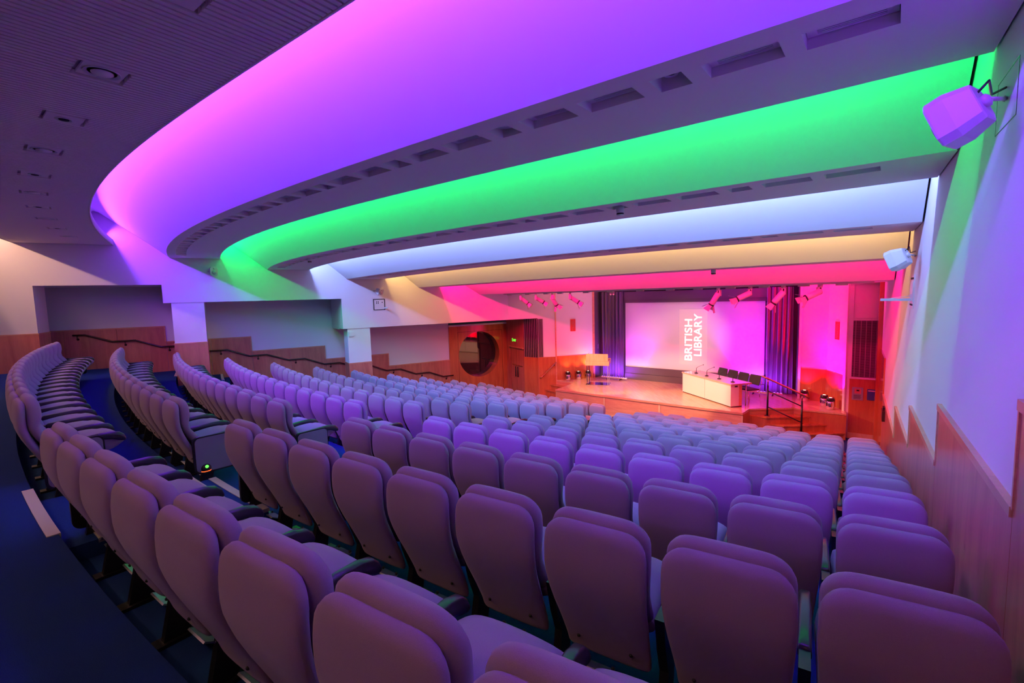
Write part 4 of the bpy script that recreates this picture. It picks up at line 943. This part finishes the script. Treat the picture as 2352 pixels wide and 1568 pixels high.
# ---- lighting track and spotlights under the front of the stage ceiling
u0, u1 = -11.6, -0.35
th = thing('lighting_track', *cv('J', -6, 0.3), 0.12, 'white curved lighting track along the front of the stage ceiling', 'track')
mb = MB(); pts = [(*cv('J', u0+(u1-u0)*i/40, 0.30), 0.105) for i in range(41)]
for a, b in zip(pts, pts[1:]): mb.bar(a, b, 0.05, 0.04)
mb.build('rail', 'white', th)
for i, u in enumerate((-11.25, -10.2, -9.25, -8.6, -7.5, -6.6, -5.6, -4.7, -3.95, -3.15, -2.4, -1.6, -0.9)):
    c = cv('J', u, 0.30); d = cv('J', u+0.1, 0.30)-c; d /= np.hypot(*d); mb = MB(); mb.bar((*(c-d*0.11), 0.075), (*(c+d*0.11), 0.075), 0.07, 0.045); o = mb.build('adapter', 'spot', th)
def spotlamp(c, d, label):
    """c: track point (plan); d: aim direction (3d)"""
    d = Vector(d).normalized(); th = thing('stage_spotlight', c[0], c[1], 0.09, label, 'spotlight', 'spotlights on the stage track')
    mb = MB(); mb.bar((c[0], c[1], 0.085), (c[0], c[1], 0.02), 0.10, 0.05); mb.build('track_box', 'spot', th)
    j = Vector((c[0], c[1], -0.06)); mb = MB(); mb.bar((c[0], c[1], 0.02), tuple(j), 0.03, 0.03); mb.build('stem', 'black', th)
    sd = d.cross(Vector((0, 0, 1))).normalized(); g = j+sd*0.06
    mb = MB(); mb.bar(tuple(g+Vector((0, 0, 0.09))), tuple(g+Vector((0, 0, -0.06))), 0.07, 0.13, tuple(sd)); mb.build('gear_box', 'spot', th)
    a = j-d*0.02-sd*0.02; b = j+d*0.36-sd*0.02
    mb = MB(); mb.lathe(tuple(a), [(0.05, 0), (0.068, 0.02), (0.068, 0.30), (0.060, 0.32)], 18, axis=tuple(d)); mb.build('barrel', 'spot', th)
    mb = MB(); mb.lathe(tuple(a+d*0.32), [(0.072, 0), (0.072, 0.03)], 18, axis=tuple(d)); mb.build('collar', 'black', th)
    up = sd.cross(d).normalized()
    for k, (ax, oth) in enumerate(((up, sd), (-up, sd), (sd, up), (-sd, up))):
        p = a+d*0.35+ax*0.065; q = p+d*0.13+ax*0.10; mb = MB()
        mb.face([tuple(p-oth*0.05), tuple(p+oth*0.05), tuple(q+oth*0.075), tuple(q-oth*0.075)]); mb.face([tuple(x+ax*0.004) for x in (q-oth*0.075, q+oth*0.075, p+oth*0.05, p-oth*0.05)]); mb.build('barn_door', 'spot', th, fix=False)
    return a+d*0.36
tgtL = [(6.3, 15.6, -3.2), (6.0, 16.5, -2.0), (7.0, 17.4, -2.2), (5.2, 17.5, -3.3)]
heads = []
for i, (u, dd_) in enumerate(((-10.57, (0.75, -0.15, -0.62)), (-9.77, (0.80, -0.1, -0.50)), (-8.97, (0.50, 0.25, -0.80)), (-8.16, (0.80, -0.2, -0.55)))):
    c = cv('J', u, 0.30); heads.append(spotlamp(c, dd_, f'pink lit barrel spotlight with barn doors, left half of the track, {ORD[i]} from the left'))
for i, (u, dd_) in enumerate(((-3.44, (-0.40, 0.35, -0.90)), (-2.70, (-0.80, 0.25, -0.42)), (-2.0, (-0.50, 0.35, -0.80)), (-1.29, (-0.82, 0.2, -0.42)))):
    c = cv('J', u, 0.30); heads.append(spotlamp(c, dd_, f'pale barrel spotlight with barn doors, right half of the track, {ORD[i]} from the left'))
th = thing('track_lamp_pair', *cv('J', -6.85, 0.35), 0.1, 'pair of tiny lit lamps on the track above the screen', 'lamp')
for dx in (-0.05, 0.05):
    c = cv('J', -6.55+dx, 0.33); mb = MB(); mb.lathe((*c, 0.08), [(0.03, 0), (0.028, -0.10)], 12); b = mb.build('can', 'spot', th); mb = MB(); mb.lathe((*c, -0.021), [(0.022, 0), (0, -0.003)], 10); mb.build('lens', 'e_lens', b)

# ---- wall speakers, sockets, shelf, detectors
def speaker(base, body, fwd, size, label, right=True, wire=True):
    """white wall speaker: base on the wall, body centre, facing fwd; size is half width, half height, depth"""
    f = Vector(fwd).normalized(); x = f.cross(Vector((0, 0, 1))).normalized(); y = x.cross(f); b = Vector(body); hw, hh, dp = size
    th = thing('wall_speaker', body[0], body[1], body[2], label, 'speaker', 'white wall speakers')
    mb = MB(); ring = []
    prof = [(-1, -0.7), (-1, 0.7), (-0.7, 1), (0.7, 1), (1, 0.7), (1, -0.7), (0.7, -1), (-0.7, -1)]
    rings = []
    for t, k in ((-1.0, 0.72), (-0.95, 0.78), (0.1, 1.0), (0.9, 1.0), (1.0, 0.95)): rings.append([tuple(b+x*px*hw*k+y*py*hh*k+f*t*dp) for px, py in prof])
    mb.loft(rings, smooth=False); bd = mb.build('cabinet', 'white', th)
    mb = MB(); mb.lathe(tuple(b+f*dp*1.0-y*hh*0.2), [(hw*0.62, 0), (hw*0.60, 0.012), (hw*0.2, -0.002), (0, 0.004)], 22, axis=tuple(f)); mb.build('woofer', 'silver', bd)
    mb = MB(); mb.lathe(tuple(b+f*dp*1.0+y*hh*0.62), [(hw*0.25, 0), (hw*0.2, 0.01), (0, 0.012)], 14, axis=tuple(f)); mb.build('tweeter', 'silver', bd)
    m = b-f*dp; w_ = Vector(base)
    mb = MB(); mb.lathe(tuple(m), [(0.030, 0.01), (0.034, -0.02), (0.015, -0.03)], 14, axis=tuple(f)); mb.tube([tuple(m-f*0.02), tuple(w_)], 0.011, 8); mb.lathe(tuple(w_), [(0.022, -0.04), (0.016, 0.0)], 10, axis=tuple((m-w_).normalized())); mb.build('bracket_arm', 'spot', th)
    if wire:
        t0 = b-f*dp*0.9+y*hh*0.45; mb = MB(); e = w_+Vector((0, 0, 0.06)); md = (t0+e)/2+Vector((0, 0, -0.02)); mb.tube([tuple(t0), tuple(t0-f*0.05+Vector((0, 0, 0.03))), tuple(md), tuple(e)], 0.006, 6); mb.build('cable', 'black', th)
    return th
p0 = RP(3.80); pb_ = RP(3.42, -0.227)
speaker((p0[0], p0[1], 1.01), (pb_[0], pb_[1], 0.865), (-0.45, 0.82, -0.40), (0.105, 0.125, 0.095), 'large near white wall speaker on an arm, high on the right wall')
p0 = RP(8.29); pb_ = RP(7.55, -0.215)
speaker((p0[0], p0[1], 0.40), (pb_[0], pb_[1], 0.335), (-0.45, 0.82, -0.40), (0.105, 0.125, 0.095), 'smaller looking white wall speaker on the right wall, above the shelf bracket')
p0 = LP(-0.30); pb_ = LP(-0.19, -0.13)
speaker((p0[0], p0[1], 1.0), (pb_[0], pb_[1], 1.0), (0.62, -0.72, -0.15), (0.10, 0.13, 0.10), 'white wall speaker on the left fascia, in the green light', wire=False)
p0 = LP(4.56); pb_ = LP(4.70, -0.20)
speaker((p0[0], p0[1], 0.34), (pb_[0], pb_[1], 0.32), (0.72, -0.55, -0.42), (0.10, 0.12, 0.10), 'white wall speaker above the socket plate on the left fascia', wire=False)
th = thing('connector_panel', *LP(4.72), -0.3, 'square white connector panel with sockets on the left fascia', 'socket panel')
def lf(nm, m, s0, s1, z0, z1, p0, p1, par): mb = MB(); lbox(mb, s0, s1, -p1, -p0, z0, z1); return mb.build(nm, m, par)
lf('outer_frame', 'white', 4.475, 4.975, -0.378, 0.095, 0.0, 0.008, th); lf('shadow_gap', 'dark', 4.515, 4.935, -0.345, 0.055, 0.008, 0.011, th); lf('face_plate', 'white', 4.545, 4.900, -0.318, 0.025, 0.011, 0.02, th)
for s, z in ((4.63, -0.10), (4.69, -0.10), (4.83, -0.07), (4.63, -0.05), (4.69, -0.05)): lf('socket', 'dark', s-0.014, s+0.014, z-0.018, z+0.018, 0.02, 0.023, th)
a = LP(4.90, -0.02); b = LP(4.97, -0.25); mb = MB(); mb.bar((*a, -0.27), (*b, -0.27), 0.05, 0.05); mb.build('bracket_arm', 'white', th)
th = thing('shelf_bracket', *RP(8.45), -0.2, 'white horizontal shelf bracket sticking out from the right wall', 'bracket')
a = RP(8.45, -0.01); b = RP(8.45, -0.343); mb = MB(); mb.bar((*a, -0.185), (*b, -0.18), 0.05, 0.035); mb.build('arm', 'white', th)
mb = MB(); mb.tube([(*RP(8.45, -0.02), -0.135), (*RP(8.45, -0.24), -0.165)], 0.004, 6); mb.build('brace', 'white', th)
mb = MB(); rbox(mb, 8.42, 8.48, -0.02, 0, -0.20, -0.11); mb.build('wall_plate', 'white', th)
th = thing('connector_panel', *RP(8.45), -0.3, 'narrow white connector panel behind the bracket on the right wall', 'socket panel')
mb = MB(); rbox(mb, 8.2, 8.7, -0.008, 0.0, -0.30, 0.15); mb.build('outer_frame', 'white', th)
for z0, z1 in ((0.09, 0.115), (-0.265, -0.24)): mb = MB(); rbox(mb, 8.26, 8.64, -0.011, -0.008, z0, z1); mb.build('slot', 'dark', th)
mb = MB(); rbox(mb, 8.26, 8.64, -0.014, -0.008, -0.21, 0.06); mb.build('face_plate', 'white', th)
th = thing('access_panel', *RP(4.0), 0.8, 'thin outlined access panel behind the near speaker arm', 'panel')
mb = MB()
for s0, s1, z0, z1 in ((3.55, 4.0, 1.14, 1.145), (3.55, 4.0, 0.855, 0.86), (3.55, 3.556, 0.86, 1.14), (3.994, 4.0, 0.86, 1.14)): rbox(mb, s0, s1, -0.002, 0, z0, z1)
mb.build('groove', 'rail', th); mb = MB(); rbox(mb, 3.56, 3.99, -0.0015, 0, 0.862, 1.138); mb.build('cover', 'wall', th)
for nm_, k1, k2, u_, t_, z_, w_ in (('second soffit', 'D', 'E', -2.68, 0.25, 1.063, 'near the middle'), ('second soffit', 'D', 'E', -11.13, 0.25, 1.063, 'near its left end'), ('frontmost soffit', 'H', 'I', -2.87, 0.55, 0.44, 'above the track')):
    c = uof(k1, u_, t_, k2); th = thing('smoke_detector', c[0], c[1], z_, f'small white drum smoke detector hanging under the {nm_}, {w_}', 'smoke detector')
    mb = MB(); mb.lathe((*c, z_+0.02), [(0.048, 0), (0.048, -0.075), (0.044, -0.10)], 20); mb.build('drum', 'white', th)
    mb = MB(); mb.lathe((*c, z_-0.08), [(0.045, 0.006), (0.045, -0.012)], 20); mb.build('vent_ring', 'black', th)
    mb = MB(); mb.lathe((*c, z_-0.092), [(0.046, 0.0), (0.040, -0.012), (0, -0.014)], 20); mb.build('cap', 'white', th)
th = thing('light_switch', *LP(3.588, 0.35), -1.6, 'small pale switch on the side of the column nearest the stage', 'switch')
q = LP(3.575, 0.35); mb = MB(); lbox(mb, 3.565, 3.576, 0.30, 0.38, -1.60, -1.42); mb.build('plate', 'white', th)
